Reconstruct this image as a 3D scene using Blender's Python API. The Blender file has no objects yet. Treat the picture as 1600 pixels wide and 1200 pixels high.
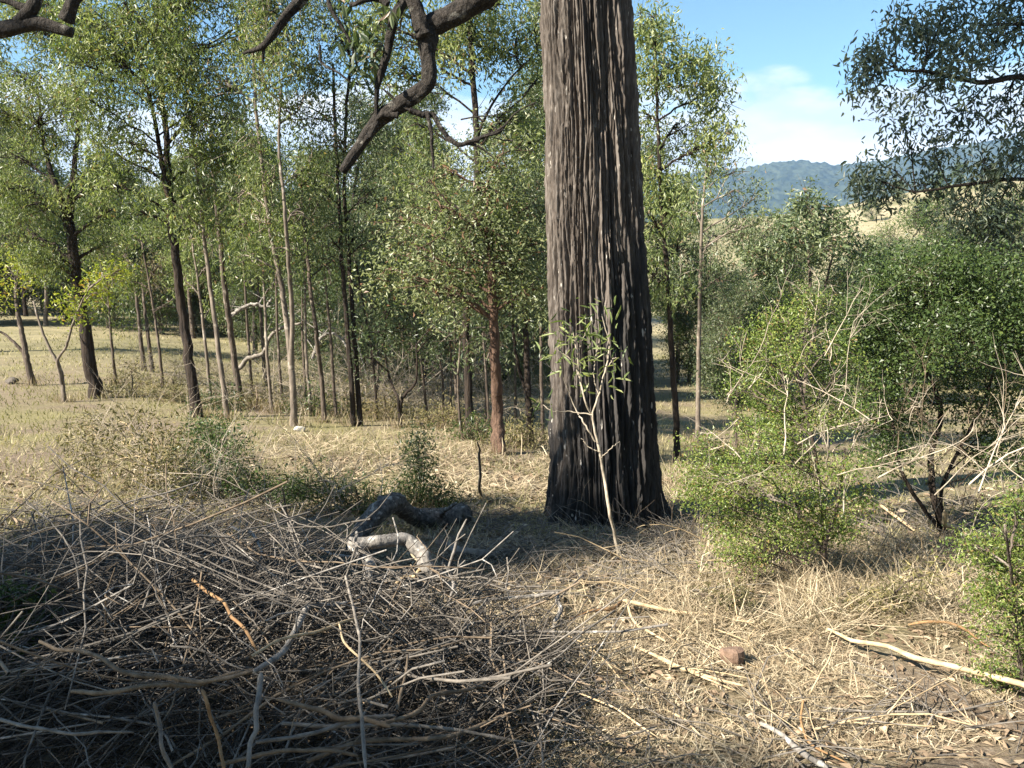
import bpy, math
import numpy as np
from mathutils import Vector

rng = np.random.default_rng(11)
SC = bpy.context.scene
COL = SC.collection
rad = math.radians

# ------------------------------------------------------------------ camera, sky, sun, exposure
EYE = 1.6; PITCH = rad(9.6); F = 1305.0          # F: focal length in photo pixels (1600 wide)
cam = bpy.data.cameras.new('camera'); camo = bpy.data.objects.new('camera', cam); COL.objects.link(camo)
cam.sensor_width = 36.0; cam.lens = 36.0 * F / 1600.0; cam.clip_start = 0.05; cam.clip_end = 20000
camo.location = (0, 0, EYE); camo.rotation_euler = (rad(90) - PITCH, 0, 0)
SC.camera = camo

SUN_EL = rad(38.0); SUN_AZ = math.atan2(-0.88, -0.475)      # direction TOWARDS the sun: left, a little behind
SUN = np.array([math.sin(SUN_AZ) * math.cos(SUN_EL), math.cos(SUN_AZ) * math.cos(SUN_EL), math.sin(SUN_EL)])
W = bpy.data.worlds.new('World'); SC.world = W; W.use_nodes = True
sl = bpy.data.lights.new('sun', 'SUN'); sl.energy = 5.0; sl.angle = rad(0.53); sl.color = (1.0, 0.92, 0.79)
so = bpy.data.objects.new('sun', sl); COL.objects.link(so); so.location = (-30, -15, 30)
so.rotation_euler = Vector(-SUN).to_track_quat('-Z', 'Y').to_euler()
SC.view_settings.view_transform = 'Standard'; SC.view_settings.look = 'None'
SC.view_settings.exposure = 1.85; SC.view_settings.gamma = 1.0
SC.view_settings.use_curve_mapping = False
SC.cycles.use_denoising = True
SC.cycles.max_bounces = 4; SC.cycles.diffuse_bounces = 2; SC.cycles.glossy_bounces = 1; SC.cycles.transmission_bounces = 2; SC.cycles.volume_bounces = 0
SC.cycles.transparent_max_bounces = 4

SC.cycles.sample_clamp_indirect = 8


def build_world():
    nt = W.node_tree; nt.nodes.clear()
    N = nt.nodes.new; L = nt.links.new
    out = N('ShaderNodeOutputWorld'); bg = N('ShaderNodeBackground'); bg.inputs[1].default_value = 0.052
    sky = N('ShaderNodeTexSky'); sky.sky_type = 'NISHITA'; sky.sun_disc = False
    sky.sun_elevation = SUN_EL; sky.sun_rotation = SUN_AZ
    sky.altitude = 200; sky.air_density = 1.0; sky.dust_density = 0.6; sky.ozone_density = 1.6
    tc = N('ShaderNodeTexCoord'); sep = N('ShaderNodeSeparateXYZ'); L(tc.outputs['Generated'], sep.inputs[0])
    mp = N('ShaderNodeMapping'); mp.inputs['Scale'].default_value = (3.2, 3.2, 9.0); mp.inputs['Location'].default_value = (0.35, 1.9, 0.2)
    L(tc.outputs['Generated'], mp.inputs[0])
    no = N('ShaderNodeTexNoise'); no.inputs['Scale'].default_value = 1.5; no.inputs['Detail'].default_value = 7; no.inputs['Roughness'].default_value = 0.55
    L(mp.outputs[0], no.inputs['Vector'])
    # cloud bank: thick towards the horizon, gone above about 12 degrees
    mr = N('ShaderNodeMapRange'); mr.inputs[1].default_value = 0.07; mr.inputs[2].default_value = 0.215
    mr.inputs[3].default_value = 0.58; mr.inputs[4].default_value = -0.30
    L(sep.outputs[2], mr.inputs[0])
    add = N('ShaderNodeMath'); add.operation = 'ADD'; L(no.outputs[0], add.inputs[0]); L(mr.outputs[0], add.inputs[1])
    ms = N('ShaderNodeMapRange'); ms.interpolation_type = 'SMOOTHSTEP'; ms.inputs[1].default_value = 0.48; ms.inputs[2].default_value = 0.64
    L(add.outputs[0], ms.inputs[0])
    n2 = N('ShaderNodeTexNoise'); n2.inputs['Scale'].default_value = 2.2; n2.inputs['Detail'].default_value = 6
    L(mp.outputs[0], n2.inputs['Vector'])
    cr = N('ShaderNodeValToRGB'); cr.color_ramp.elements[0].position = 0.38; cr.color_ramp.elements[0].color = (5.0, 5.6, 6.3, 1)
    cr.color_ramp.elements[1].position = 0.66; cr.color_ramp.elements[1].color = (8.2, 8.2, 8.0, 1)
    L(n2.outputs[0], cr.inputs[0])
    mul = N('ShaderNodeMath'); mul.operation = 'MULTIPLY'; mul.inputs[1].default_value = 0.92; L(ms.outputs[0], mul.inputs[0])
    mix = N('ShaderNodeMix'); mix.data_type = 'RGBA'
    gain = N('ShaderNodeMix'); gain.data_type = 'RGBA'; gain.blend_type = 'MULTIPLY'; gain.inputs[0].default_value = 1.0; gain.inputs[7].default_value = (0.80, 1.02, 1.06, 1)   # white balance of the sky
    L(sky.outputs[0], gain.inputs[6])
    L(mul.outputs[0], mix.inputs[0]); L(gain.outputs[2], mix.inputs[6]); L(cr.outputs[0], mix.inputs[7])
    L(mix.outputs[2], bg.inputs[0]); L(bg.outputs[0], out.inputs[0])


build_world()

# ------------------------------------------------------------------ noise and mesh helpers


def _h(i, j, k):
    n = (i.astype(np.int64) * 374761393 + j.astype(np.int64) * 668265263 + k.astype(np.int64) * 2147483647) & 0xffffffff
    n = ((n ^ (n >> 13)) * 1274126177) & 0xffffffff
    n = ((n ^ (n >> 16)) * 2246822519) & 0xffffffff
    return ((n ^ (n >> 15)) & 0xffffff) / float(0xffffff)


def vnoise(x, y, s=0):
    x = np.asarray(x, float); y = np.asarray(y, float)
    i = np.floor(x); j = np.floor(y); fx = x - i; fy = y - j
    fx = fx * fx * (3 - 2 * fx); fy = fy * fy * (3 - 2 * fy)
    k = np.full(i.shape, s)
    a = _h(i, j, k); b = _h(i + 1, j, k); c = _h(i, j + 1, k); d = _h(i + 1, j + 1, k)
    return (a * (1 - fx) + b * fx) * (1 - fy) + (c * (1 - fx) + d * fx) * fy * 1.0


def fbm(x, y, s=0, o=4):
    v = 0; a = 0.5; f = 1.0
    for q in range(o):
        v = v + a * (vnoise(np.asarray(x) * f, np.asarray(y) * f, s + q) - 0.5); a *= 0.5; f *= 2.03
    return v


def unit(v):
    return v / np.maximum(np.linalg.norm(v, axis=-1, keepdims=True), 1e-9)


class MB:
    """collects quads; build() links them as one mesh object"""
    def __init__(s):
        s.v = []; s.q = []; s.t = []; s.n = 0

    def add(s, v, q, t):
        v = np.asarray(v, float).reshape(-1, 3); q = np.asarray(q).reshape(-1, 4)
        s.v.append(v); s.q.append(q + s.n); s.t.append(np.broadcast_to(np.asarray(t, float), (len(v),)).copy()); s.n += len(v)

    def tubes(s, P, R, sides=4, tint=None, rough=0.0):
        """P (M,N,3) polylines, R (M,N) radii"""
        P = np.asarray(P, float); R = np.asarray(R, float)
        if P.ndim == 2: P = P[None]; R = R[None]
        M, N, _ = P.shape
        T = np.empty_like(P); T[:, 1:-1] = P[:, 2:] - P[:, :-2]; T[:, 0] = P[:, 1] - P[:, 0]; T[:, -1] = P[:, -1] - P[:, -2]
        T = unit(T)
        ov = unit(P[:, -1] - P[:, 0])
        ref = np.where(np.abs(ov[:, 2:3]) > 0.8, np.array([[0.2, 1.0, 0.1]]), np.array([[0.1, 0.2, 1.0]]))
        A = unit(np.cross(T, ref[:, None, :])); B = np.cross(T, A)
        ang = np.arange(sides) / sides * 2 * math.pi
        RR = R[:, :, None] * np.ones(sides)
        if rough:
            RR = RR * (1 + rough * (rng.random(RR.shape) - 0.5) * 2)
        V = P[:, :, None, :] + RR[..., None] * (np.cos(ang)[None, None, :, None] * A[:, :, None, :] + np.sin(ang)[None, None, :, None] * B[:, :, None, :])
        idx = np.arange(M * N * sides).reshape(M, N, sides)
        nx = np.roll(idx, -1, axis=2)
        q = np.stack([idx[:, :-1], nx[:, :-1], nx[:, 1:], idx[:, 1:]], -1).reshape(-1, 4)
        if tint is None: tint = rng.random(M)
        t = np.repeat(np.broadcast_to(np.asarray(tint, float), (M,)), N * sides)
        s.add(V, q, t)
        # end caps (quad fans need an even number of sides)
        if sides >= 4 and sides % 2 == 0:
            caps = []
            for a in range(1, sides - 2, 2):
                caps.append(np.stack([idx[:, -1, 0], idx[:, -1, a], idx[:, -1, a + 1], idx[:, -1, a + 2]], -1))
            s.q.append(np.concatenate(caps) + s.n - M * N * sides)

    def barky(s, Q, R, sides=28, tint=0.5, amp=0.16, along=0.35, seed=0):
        """one limb with lumpy, cracked bark as real relief"""
        Q = np.asarray(Q, float); R = np.asarray(R, float)
        ln = np.concatenate([[0], np.cumsum(np.linalg.norm(np.diff(Q, axis=0), axis=1))])
        n = int(np.clip(ln[-1] / max(R.mean() * 0.28, 0.002), 30, 260)); t = np.linspace(0, ln[-1], n)
        Q = np.stack([np.interp(t, ln, Q[:, k]) for k in range(3)], -1); R = np.interp(t, ln, R)
        for _ in range(2): Q[1:-1] = (Q[:-2] + 2 * Q[1:-1] + Q[2:]) / 4
        T = unit(np.gradient(Q, axis=0)); A = np.empty_like(T); a = np.cross(T[0], [0.3, 0.5, 0.8]); a = a / np.linalg.norm(a)
        for i in range(n):
            a = a - T[i] * np.dot(a, T[i]); a = a / np.linalg.norm(a); A[i] = a
        B = np.cross(T, A); ang = np.arange(sides) / sides * 2 * math.pi
        S = (t / R.mean())[:, None] * np.ones(sides); c = np.cos(ang)[None] * np.ones((n, 1)); sn = np.sin(ang)[None] * np.ones((n, 1))
        lump = vnoise(c * 1.1 + S * .22 + 31, sn * 1.1 - S * .17 + seed, seed + 1) - .5
        crack = np.abs(vnoise(c * 3.2 + S * along * .5 + 11, sn * 3.2 + S * along * .6, seed + 2) - .5) * 2
        fine = vnoise(c * 6 + S * along * 1.6, sn * 6 - S * along * 1.3 + 50, seed + 3) - .5
        RR = R[:, None] * (1 + amp * (1.3 * lump + 0.9 * (np.minimum(crack, .45) - .3) + .6 * fine))
        V = Q[:, None] + RR[..., None] * (c[..., None] * A[:, None] + sn[..., None] * B[:, None])
        idx = np.arange(n * sides).reshape(n, sides); nx = np.roll(idx, -1, 1)
        q = np.stack([idx[:-1], nx[:-1], nx[1:], idx[1:]], -1).reshape(-1, 4)
        ce = n * sides; V = np.concatenate([V.reshape(-1, 3), Q[:1] - T[:1] * R[0] * .25, Q[-1:] + T[-1:] * R[-1] * .25])
        e = np.arange(0, sides, 2)
        q1 = np.stack([np.full(len(e), ce), idx[0, (e + 2) % sides], idx[0, e + 1], idx[0, e]], -1)
        q2 = np.stack([np.full(len(e), ce + 1), idx[-1, e], idx[-1, e + 1], idx[-1, (e + 2) % sides]], -1)
        s.add(V, np.concatenate([q, q1, q2]), tint)

    def leaves(s, C, A, Nn, L, Wd, tint, fold=0.25, two=False, bend=0.2):
        """lance leaves: base C, axis A, normal Nn, length L, width Wd"""
        A = unit(A); S = unit(np.cross(A, Nn)); Nn = np.cross(S, A)
        L = np.asarray(L)[:, None]; Wd = np.asarray(Wd)[:, None]
        M = len(C)
        if not two:
            mid = C + A * L * 0.42
            V = np.stack([C, mid + S * Wd * 0.5 + Nn * Wd * fold, C + A * L - Nn * L * bend * 0.5, mid - S * Wd * 0.5 + Nn * Wd * fold], 1)
            q = np.arange(M * 4).reshape(M, 4)
            s.add(V, q, np.repeat(tint, 4))
        else:
            m1 = C + A * L * 0.25 + Nn * L * bend * 0.3; m2 = C + A * L * 0.66 + Nn * L * bend * 0.25
            V = np.stack([C, m1 + S * Wd * 0.5, m1 - S * Wd * 0.5, m2 + S * Wd * 0.42, m2 - S * Wd * 0.42, C + A * L - Nn * L * bend * 0.5], 1)
            b = np.arange(M)[:, None] * 6
            q = np.concatenate([b + np.array([[0, 1, 3, 5]]), b + np.array([[0, 5, 4, 2]])], 0)
            # two halves meeting along the midrib (0-5)
            s.add(V, q, np.repeat(tint, 6))

    def blades(s, B, H, Wd, tint):
        """ribbons: B base, H tip vector, bent"""
        M = len(B); side = unit(np.stack([-H[:, 1], H[:, 0], 0.3 * rng.standard_normal(M) * np.linalg.norm(H, axis=1)], -1)) * np.asarray(Wd)[:, None] * 0.5
        mid = B + H * 0.55 + rng.standard_normal((M, 3)) * np.linalg.norm(H, axis=1)[:, None] * 0.09
        V = np.stack([B - side, B + side, mid + side * .8, mid - side * .8, B + H + side * .25, B + H - side * .25], 1)
        b = np.arange(M)[:, None] * 6
        q = np.concatenate([b + np.array([[0, 1, 2, 3]]), b + np.array([[3, 2, 4, 5]])], 0)
        s.add(V, q, np.repeat(tint, 6))

    def mesh(s, name, mat, smooth=True):
        V = np.concatenate(s.v).astype(np.float32); Q = np.concatenate(s.q).astype(np.int32); T = np.concatenate(s.t).astype(np.float32)
        me = bpy.data.meshes.new(name)
        me.vertices.add(len(V)); me.vertices.foreach_set('co', V.ravel())
        me.loops.add(Q.size); me.loops.foreach_set('vertex_index', Q.ravel())
        me.polygons.add(len(Q)); me.polygons.foreach_set('loop_start', np.arange(0, Q.size, 4, dtype=np.int32))
        me.polygons.foreach_set('use_smooth', np.full(len(Q), smooth))
        at = me.attributes.new('tint', 'FLOAT', 'POINT'); at.data.foreach_set('value', T)
        me.update(calc_edges=True); me.validate()
        me.materials.append(mat)
        return me

    def build(s, name, mat, parent=None, origin=None, smooth=True):
        if origin is None and parent is not None: origin = np.array(parent.location)
        if origin is not None: s.v = [v - np.asarray(origin) for v in s.v]
        o = bpy.data.objects.new(name, s.mesh(name, mat, smooth)); COL.objects.link(o)
        if parent is not None: o.parent = parent
        elif origin is not None: o.location = origin
        return o


def tag(o, label=None, cat=None, group=None, kind=None):
    if label: o['label'] = label
    if cat: o['category'] = cat
    if group: o['group'] = group
    if kind: o['kind'] = kind
    return o


def empty(name, loc, label=None, cat=None, group=None):
    e = bpy.data.objects.new(name, None); COL.objects.link(e); e.location = tuple(loc); e.empty_display_size = 0.3
    return tag(e, label, cat, group)


def copy_tree(root, loc, rz, sc, label, group=None):
    r = root.copy(); COL.objects.link(r); r.location = tuple(loc); r.rotation_euler = (0, 0, rz); r.scale = sc
    r['label'] = label
    if group: r['group'] = group
    for ch in list(root.children):
        c = ch.copy(); COL.objects.link(c); c.parent = r
    return r


# ------------------------------------------------------------------ materials
def mat_new(name):
    m = bpy.data.materials.new(name); m.use_nodes = True
    nt = m.node_tree; nt.nodes.clear()
    return m, nt, nt.nodes.new, nt.links.new


def ramp(N, stops):
    r = N('ShaderNodeValToRGB'); e = r.color_ramp.elements
    while len(e) < len(stops): e.new(0.5)
    for k, (p, c) in enumerate(stops): e[k].position = p; e[k].color = (*c, 1)
    return r


def leaf_mat(name, stops, transl=0.35, rough=0.42, spec=0.5):
    m, nt, N, L = mat_new(name)
    at = N('ShaderNodeAttribute'); at.attribute_name = 'tint'
    r = ramp(N, stops); L(at.outputs['Fac'], r.inputs[0])
    oi = N('ShaderNodeObjectInfo'); hs = N('ShaderNodeHueSaturation')
    mr = N('ShaderNodeMapRange'); mr.inputs[3].default_value = 0.82; mr.inputs[4].default_value = 1.18
    L(oi.outputs['Random'], mr.inputs[0]); L(mr.outputs[0], hs.inputs['Value']); L(r.outputs[0], hs.inputs['Color'])
    p = N('ShaderNodeBsdfPrincipled'); p.inputs['Roughness'].default_value = rough; p.inputs['Specular IOR Level'].default_value = spec
    L(hs.outputs[0], p.inputs['Base Color'])
    t = N('ShaderNodeBsdfTranslucent'); g = N('ShaderNodeMix'); g.data_type = 'RGBA'; g.blend_type = 'MULTIPLY'; g.inputs[0].default_value = 1
    g.inputs[7].default_value = (1.12, 1.22, 0.62, 1); L(hs.outputs[0], g.inputs[6]); L(g.outputs[2], t.inputs[0])
    mx = N('ShaderNodeMixShader'); mx.inputs[0].default_value = transl
    L(p.outputs[0], mx.inputs[1]); L(t.outputs[0], mx.inputs[2])
    o = N('ShaderNodeOutputMaterial'); L(mx.outputs[0], o.inputs[0])
    return m


def bark_mat(name, c0, c1, scale=14, stretch=0.12, bump=0.6, rough=0.9, dist=0.02, patch=None):
    m, nt, N, L = mat_new(name)
    tc = N('ShaderNodeTexCoord'); mp = N('ShaderNodeMapping'); mp.inputs['Scale'].default_value = (1, 1, stretch)
    L(tc.outputs['Object'], mp.inputs[0])
    n = N('ShaderNodeTexNoise'); n.inputs['Scale'].default_value = scale; n.inputs['Detail'].default_value = 6; n.inputs['Roughness'].default_value = 0.65
    L(mp.outputs[0], n.inputs['Vector'])
    r = ramp(N, [(0.3, c0), (0.68, c1)]); L(n.outputs[0], r.inputs[0])
    col = r.outputs[0]
    at = N('ShaderNodeAttribute'); at.attribute_name = 'tint'
    mr = N('ShaderNodeMapRange'); mr.inputs[3].default_value = 0.65; mr.inputs[4].default_value = 1.3; L(at.outputs['Fac'], mr.inputs[0])
    hs = N('ShaderNodeHueSaturation'); L(mr.outputs[0], hs.inputs['Value']); L(col, hs.inputs['Color']); col = hs.outputs[0]
    if patch:
        n2 = N('ShaderNodeTexNoise'); n2.inputs['Scale'].default_value = patch[1]; n2.inputs['Detail'].default_value = 5
        L(tc.outputs['Object'], n2.inputs['Vector'])
        k = N('ShaderNodeMapRange'); k.inputs[1].default_value = patch[2]; k.inputs[2].default_value = patch[2] + 0.06; L(n2.outputs[0], k.inputs[0])
        mx = N('ShaderNodeMix'); mx.data_type = 'RGBA'; L(k.outputs[0], mx.inputs[0]); L(col, mx.inputs[6]); mx.inputs[7].default_value = (*patch[0], 1)
        col = mx.outputs[2]
    p = N('ShaderNodeBsdfPrincipled'); p.inputs['Roughness'].default_value = rough; p.inputs['Specular IOR Level'].default_value = 0.25
    L(col, p.inputs['Base Color'])
    b = N('ShaderNodeBump'); b.inputs['Strength'].default_value = bump; b.inputs['Distance'].default_value = dist
    L(n.outputs[0], b.inputs['Height']); L(b.outputs[0], p.inputs['Normal'])
    o = N('ShaderNodeOutputMaterial'); L(p.outputs[0], o.inputs[0])
    return m


def blade_mat(name, stops, transl=0.25, rough=0.7):
    return leaf_mat(name, stops, transl, rough, 0.2)


M = {}
M['gum'] = leaf_mat('gum_leaf', [(0.0, (0.085, 0.115, 0.040)), (0.5, (0.185, 0.228, 0.085)), (0.95, (0.33, 0.355, 0.155)), (1.0, (0.27, 0.19, 0.10))], 0.42)
M['gum_dark'] = leaf_mat('gum_leaf_dark', [(0.0, (0.060, 0.088, 0.045)), (0.6, (0.130, 0.165, 0.080)), (0.97, (0.22, 0.245, 0.125)), (1.0, (0.2, 0.13, 0.08))], 0.36)
M['gum_shade'] = leaf_mat('gum_leaf_shade', [(0.0, (0.045, 0.068, 0.050)), (0.6, (0.085, 0.115, 0.075)), (1.0, (0.14, 0.165, 0.095))], 0.25)  # shade put into the leaf colour: darker, bluer leaves for the right-edge tree
M['bushy'] = leaf_mat('bushy_leaf', [(0.0, (0.105, 0.135, 0.062)), (0.5, (0.205, 0.240, 0.110)), (0.97, (0.33, 0.35, 0.18)), (1.0, (0.26, 0.14, 0.08))], 0.4)
M['yellow'] = leaf_mat('yellow_leaf', [(0.0, (0.20, 0.25, 0.04)), (0.6, (0.36, 0.38, 0.05)), (0.95, (0.36, 0.31, 0.06)), (1.0, (0.45, 0.27, 0.04))], 0.42)
M['bright'] = leaf_mat('bright_shrub_leaf', [(0.0, (0.085, 0.140, 0.034)), (0.45, (0.165, 0.240, 0.050)), (0.94, (0.33, 0.38, 0.10)), (1.0, (0.34, 0.24, 0.10))], 0.42)
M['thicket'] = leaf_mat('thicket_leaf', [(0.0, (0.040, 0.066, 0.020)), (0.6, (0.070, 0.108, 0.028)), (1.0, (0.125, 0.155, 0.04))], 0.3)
M['olive'] = leaf_mat('olive_dry_leaf', [(0.0, (0.09, 0.085, 0.03)), (0.5, (0.17, 0.15, 0.06)), (1.0, (0.30, 0.24, 0.11))], 0.25, 0.7)
M['dry'] = blade_mat('dry_straw', [(0.0, (0.13, 0.095, 0.06)), (0.45, (0.30, 0.235, 0.155)), (1.0, (0.62, 0.53, 0.38))])
M['grass'] = blade_mat('short_grass', [(0.0, (0.115, 0.115, 0.045)), (0.5, (0.22, 0.20, 0.10)), (1.0, (0.42, 0.36, 0.22))], 0.3)
M['litter'] = blade_mat('leaf_litter', [(0.0, (0.11, 0.075, 0.048)), (0.6, (0.27, 0.20, 0.135)), (1.0, (0.48, 0.39, 0.28))], 0.1)
M['bark_black'] = bark_mat('dark_furrowed_bark', (0.010, 0.008, 0.007), (0.058, 0.042, 0.031), 22, 0.14, 1.0, dist=.05)
M['bark_red'] = bark_mat('red_brown_stringy_bark', (0.040, 0.024, 0.017), (0.18, 0.112, 0.078), 26, 0.14, 1.0, dist=.05)
M['bark_pale'] = bark_mat('pale_smooth_bark', (0.075, 0.06, 0.048), (0.235, 0.195, 0.155), 12, 0.3, 0.6, patch=((0.33, 0.29, 0.24), 4, 0.58))
M['bark_brown'] = bark_mat('grey_brown_bark', (0.040, 0.031, 0.025), (0.15, 0.118, 0.092), 18, 0.18, 0.9, dist=.04, patch=((0.22, 0.185, 0.15), 5, 0.60))
M['bark_limb'] = bark_mat('limb_bark', (0.009, 0.008, 0.007), (0.062, 0.052, 0.044), 46, 0.6, 1.0, dist=.04, patch=((0.17, 0.16, 0.14), 12, 0.62))
M['twig_dark'] = bark_mat('dark_twig_bark', (0.022, 0.019, 0.017), (0.13, 0.115, 0.098), 20, 0.6, 0.5)
M['stick_mid'] = bark_mat('mid_grey_stick_bark', (0.05, 0.043, 0.037), (0.22, 0.195, 0.165), 20, 0.6, 0.5)
M['stick_brown'] = bark_mat('brown_stick_bark', (0.07, 0.051, 0.035), (0.23, 0.175, 0.12), 22, 0.6, 0.5)
M['dead_grey'] = bark_mat('weathered_dead_wood', (0.075, 0.067, 0.06), (0.30, 0.275, 0.245), 26, 0.5, 0.6, patch=((0.44, 0.42, 0.38), 18, 0.60))
M['stick_grey'] = bark_mat('grey_stick_bark', (0.065, 0.057, 0.049), (0.25, 0.22, 0.185), 20, 0.6, 0.5)
M['stick_tan'] = bark_mat('tan_stick_bark', (0.24, 0.17, 0.095), (0.52, 0.41, 0.26), 18, 0.6, 0.4)
M['stick_orange'] = bark_mat('orange_stick_bark', (0.12, 0.065, 0.032), (0.30, 0.185, 0.09), 22, 0.6, 0.5)
M['twig_pale'] = bark_mat('pale_twig_bark', (0.22, 0.18, 0.13), (0.50, 0.43, 0.34), 30, 0.6, 0.3)
M['charred'] = bark_mat('charred_log', (0.018, 0.016, 0.015), (0.17, 0.155, 0.14), 42, 0.7, 1.0, patch=((0.30, 0.28, 0.25), 26, 0.58))

# ------------------------------------------------------------------ terrain
_TU = np.array([-0.61, -0.10, 0.25, 0.61])
_T = [
    ([0, 2.4, 5.5, 9, 13, 15, 22, 32, 45, 70, 120, 200, 400, 1200, 4000], [0, -.03, -.31, -.64, -1.01, -1.17, -1.43, -1.75, -2.0, -2.2, -1.0, 2, 5, 14, 30]),
    ([0, 2.4, 4, 5.8, 7.2, 9.5, 12, 14, 22, 32, 60, 100, 200, 400, 1200, 4000], [0, -.03, -.18, -.42, -.55, -.77, -1.1, -1.32, -2.1, -2.5, -2.6, -1.5, 2, 5, 14, 30]),
    ([0, 2.4, 4.4, 6, 8, 11, 13, 19, 26, 36, 60, 100, 160, 300, 1200, 4000], [0, -.03, -.22, -.49, -.78, -1.3, -1.64, -2.25, -2.8, -3.1, -2.4, .8, 6.5, 9, 14, 30]),
    ([0, 2.4, 4.4, 6, 8, 11, 13, 19, 26, 36, 60, 90, 130, 165, 220, 400, 1200, 4000], [0, -.03, -.22, -.49, -.78, -1.3, -1.64, -2.25, -2.8, -3.0, -1.6, 1.8, 8.4, 14.0, 16.5, 11, 14, 30]),
]


def ground_z(x, y):
    x = np.asarray(x, float); y = np.asarray(y, float)
    r = np.hypot(x, y); az = np.arctan2(x, y)
    azc = np.clip(az, -0.62, 0.62); u = np.tan(azc); d = r * np.cos(azc)
    cols = [np.interp(d, a, b) for a, b in _T]
    k = np.clip(np.searchsorted(_TU, u) - 1, 0, 2)
    t = np.clip((u - _TU[k]) / (_TU[k + 1] - _TU[k]), 0, 1); t = t * t * (3 - 2 * t)
    C = np.stack(cols, 0)
    z0 = np.take_along_axis(C, k[None], 0)[0]; z1 = np.take_along_axis(C, (k + 1)[None], 0)[0]
    z = z0 * (1 - t) + z1 * t
    back = np.clip((np.abs(az) - 0.9) / 0.9, 0, 1); z = z * (1 - back * np.exp(-r / 120))
    z = z + 0.10 * fbm(x * 0.45, y * 0.45, 3, 4) * np.clip(r / 3, 0, 1) + np.clip((r - 40) / 100, 0, 1) * 2.2 * fbm(x * 0.03, y * 0.03, 9, 4)
    z = z + np.clip((r - 15) / 20, 0, 1) * 0.35 * fbm(x * 0.22, y * 0.22, 17, 3)
    return z


def gz(x, y):
    return float(ground_z(np.array([x]), np.array([y]))[0])


_cp, _sp = math.cos(PITCH), math.sin(PITCH)


def ray(px, py):
    a = (px - 800) / F; b = -(py - 600) / F
    return np.array([a, _cp + b * _sp, -_sp + b * _cp])


def P(px, py, d):
    v = ray(px, py); return np.array([0, 0, EYE]) + v * (d / v[1])


_ts = np.geomspace(1.2, 400, 900)


def G(px, py, h=0.0):
    """where the view ray through a photo pixel meets the ground (raised by h)"""
    v = ray(px, py); X = np.array([0, 0, EYE])[None] + v[None] * _ts[:, None]
    dz = X[:, 2] - ground_z(X[:, 0], X[:, 1]) - h
    i = int(np.argmax(dz < 0)) or len(_ts) - 1
    f = dz[i - 1] / (dz[i - 1] - dz[i] + 1e-9); t = _ts[i - 1] + (_ts[i] - _ts[i - 1]) * f
    return np.array([0, 0, EYE]) + v * t


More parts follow.
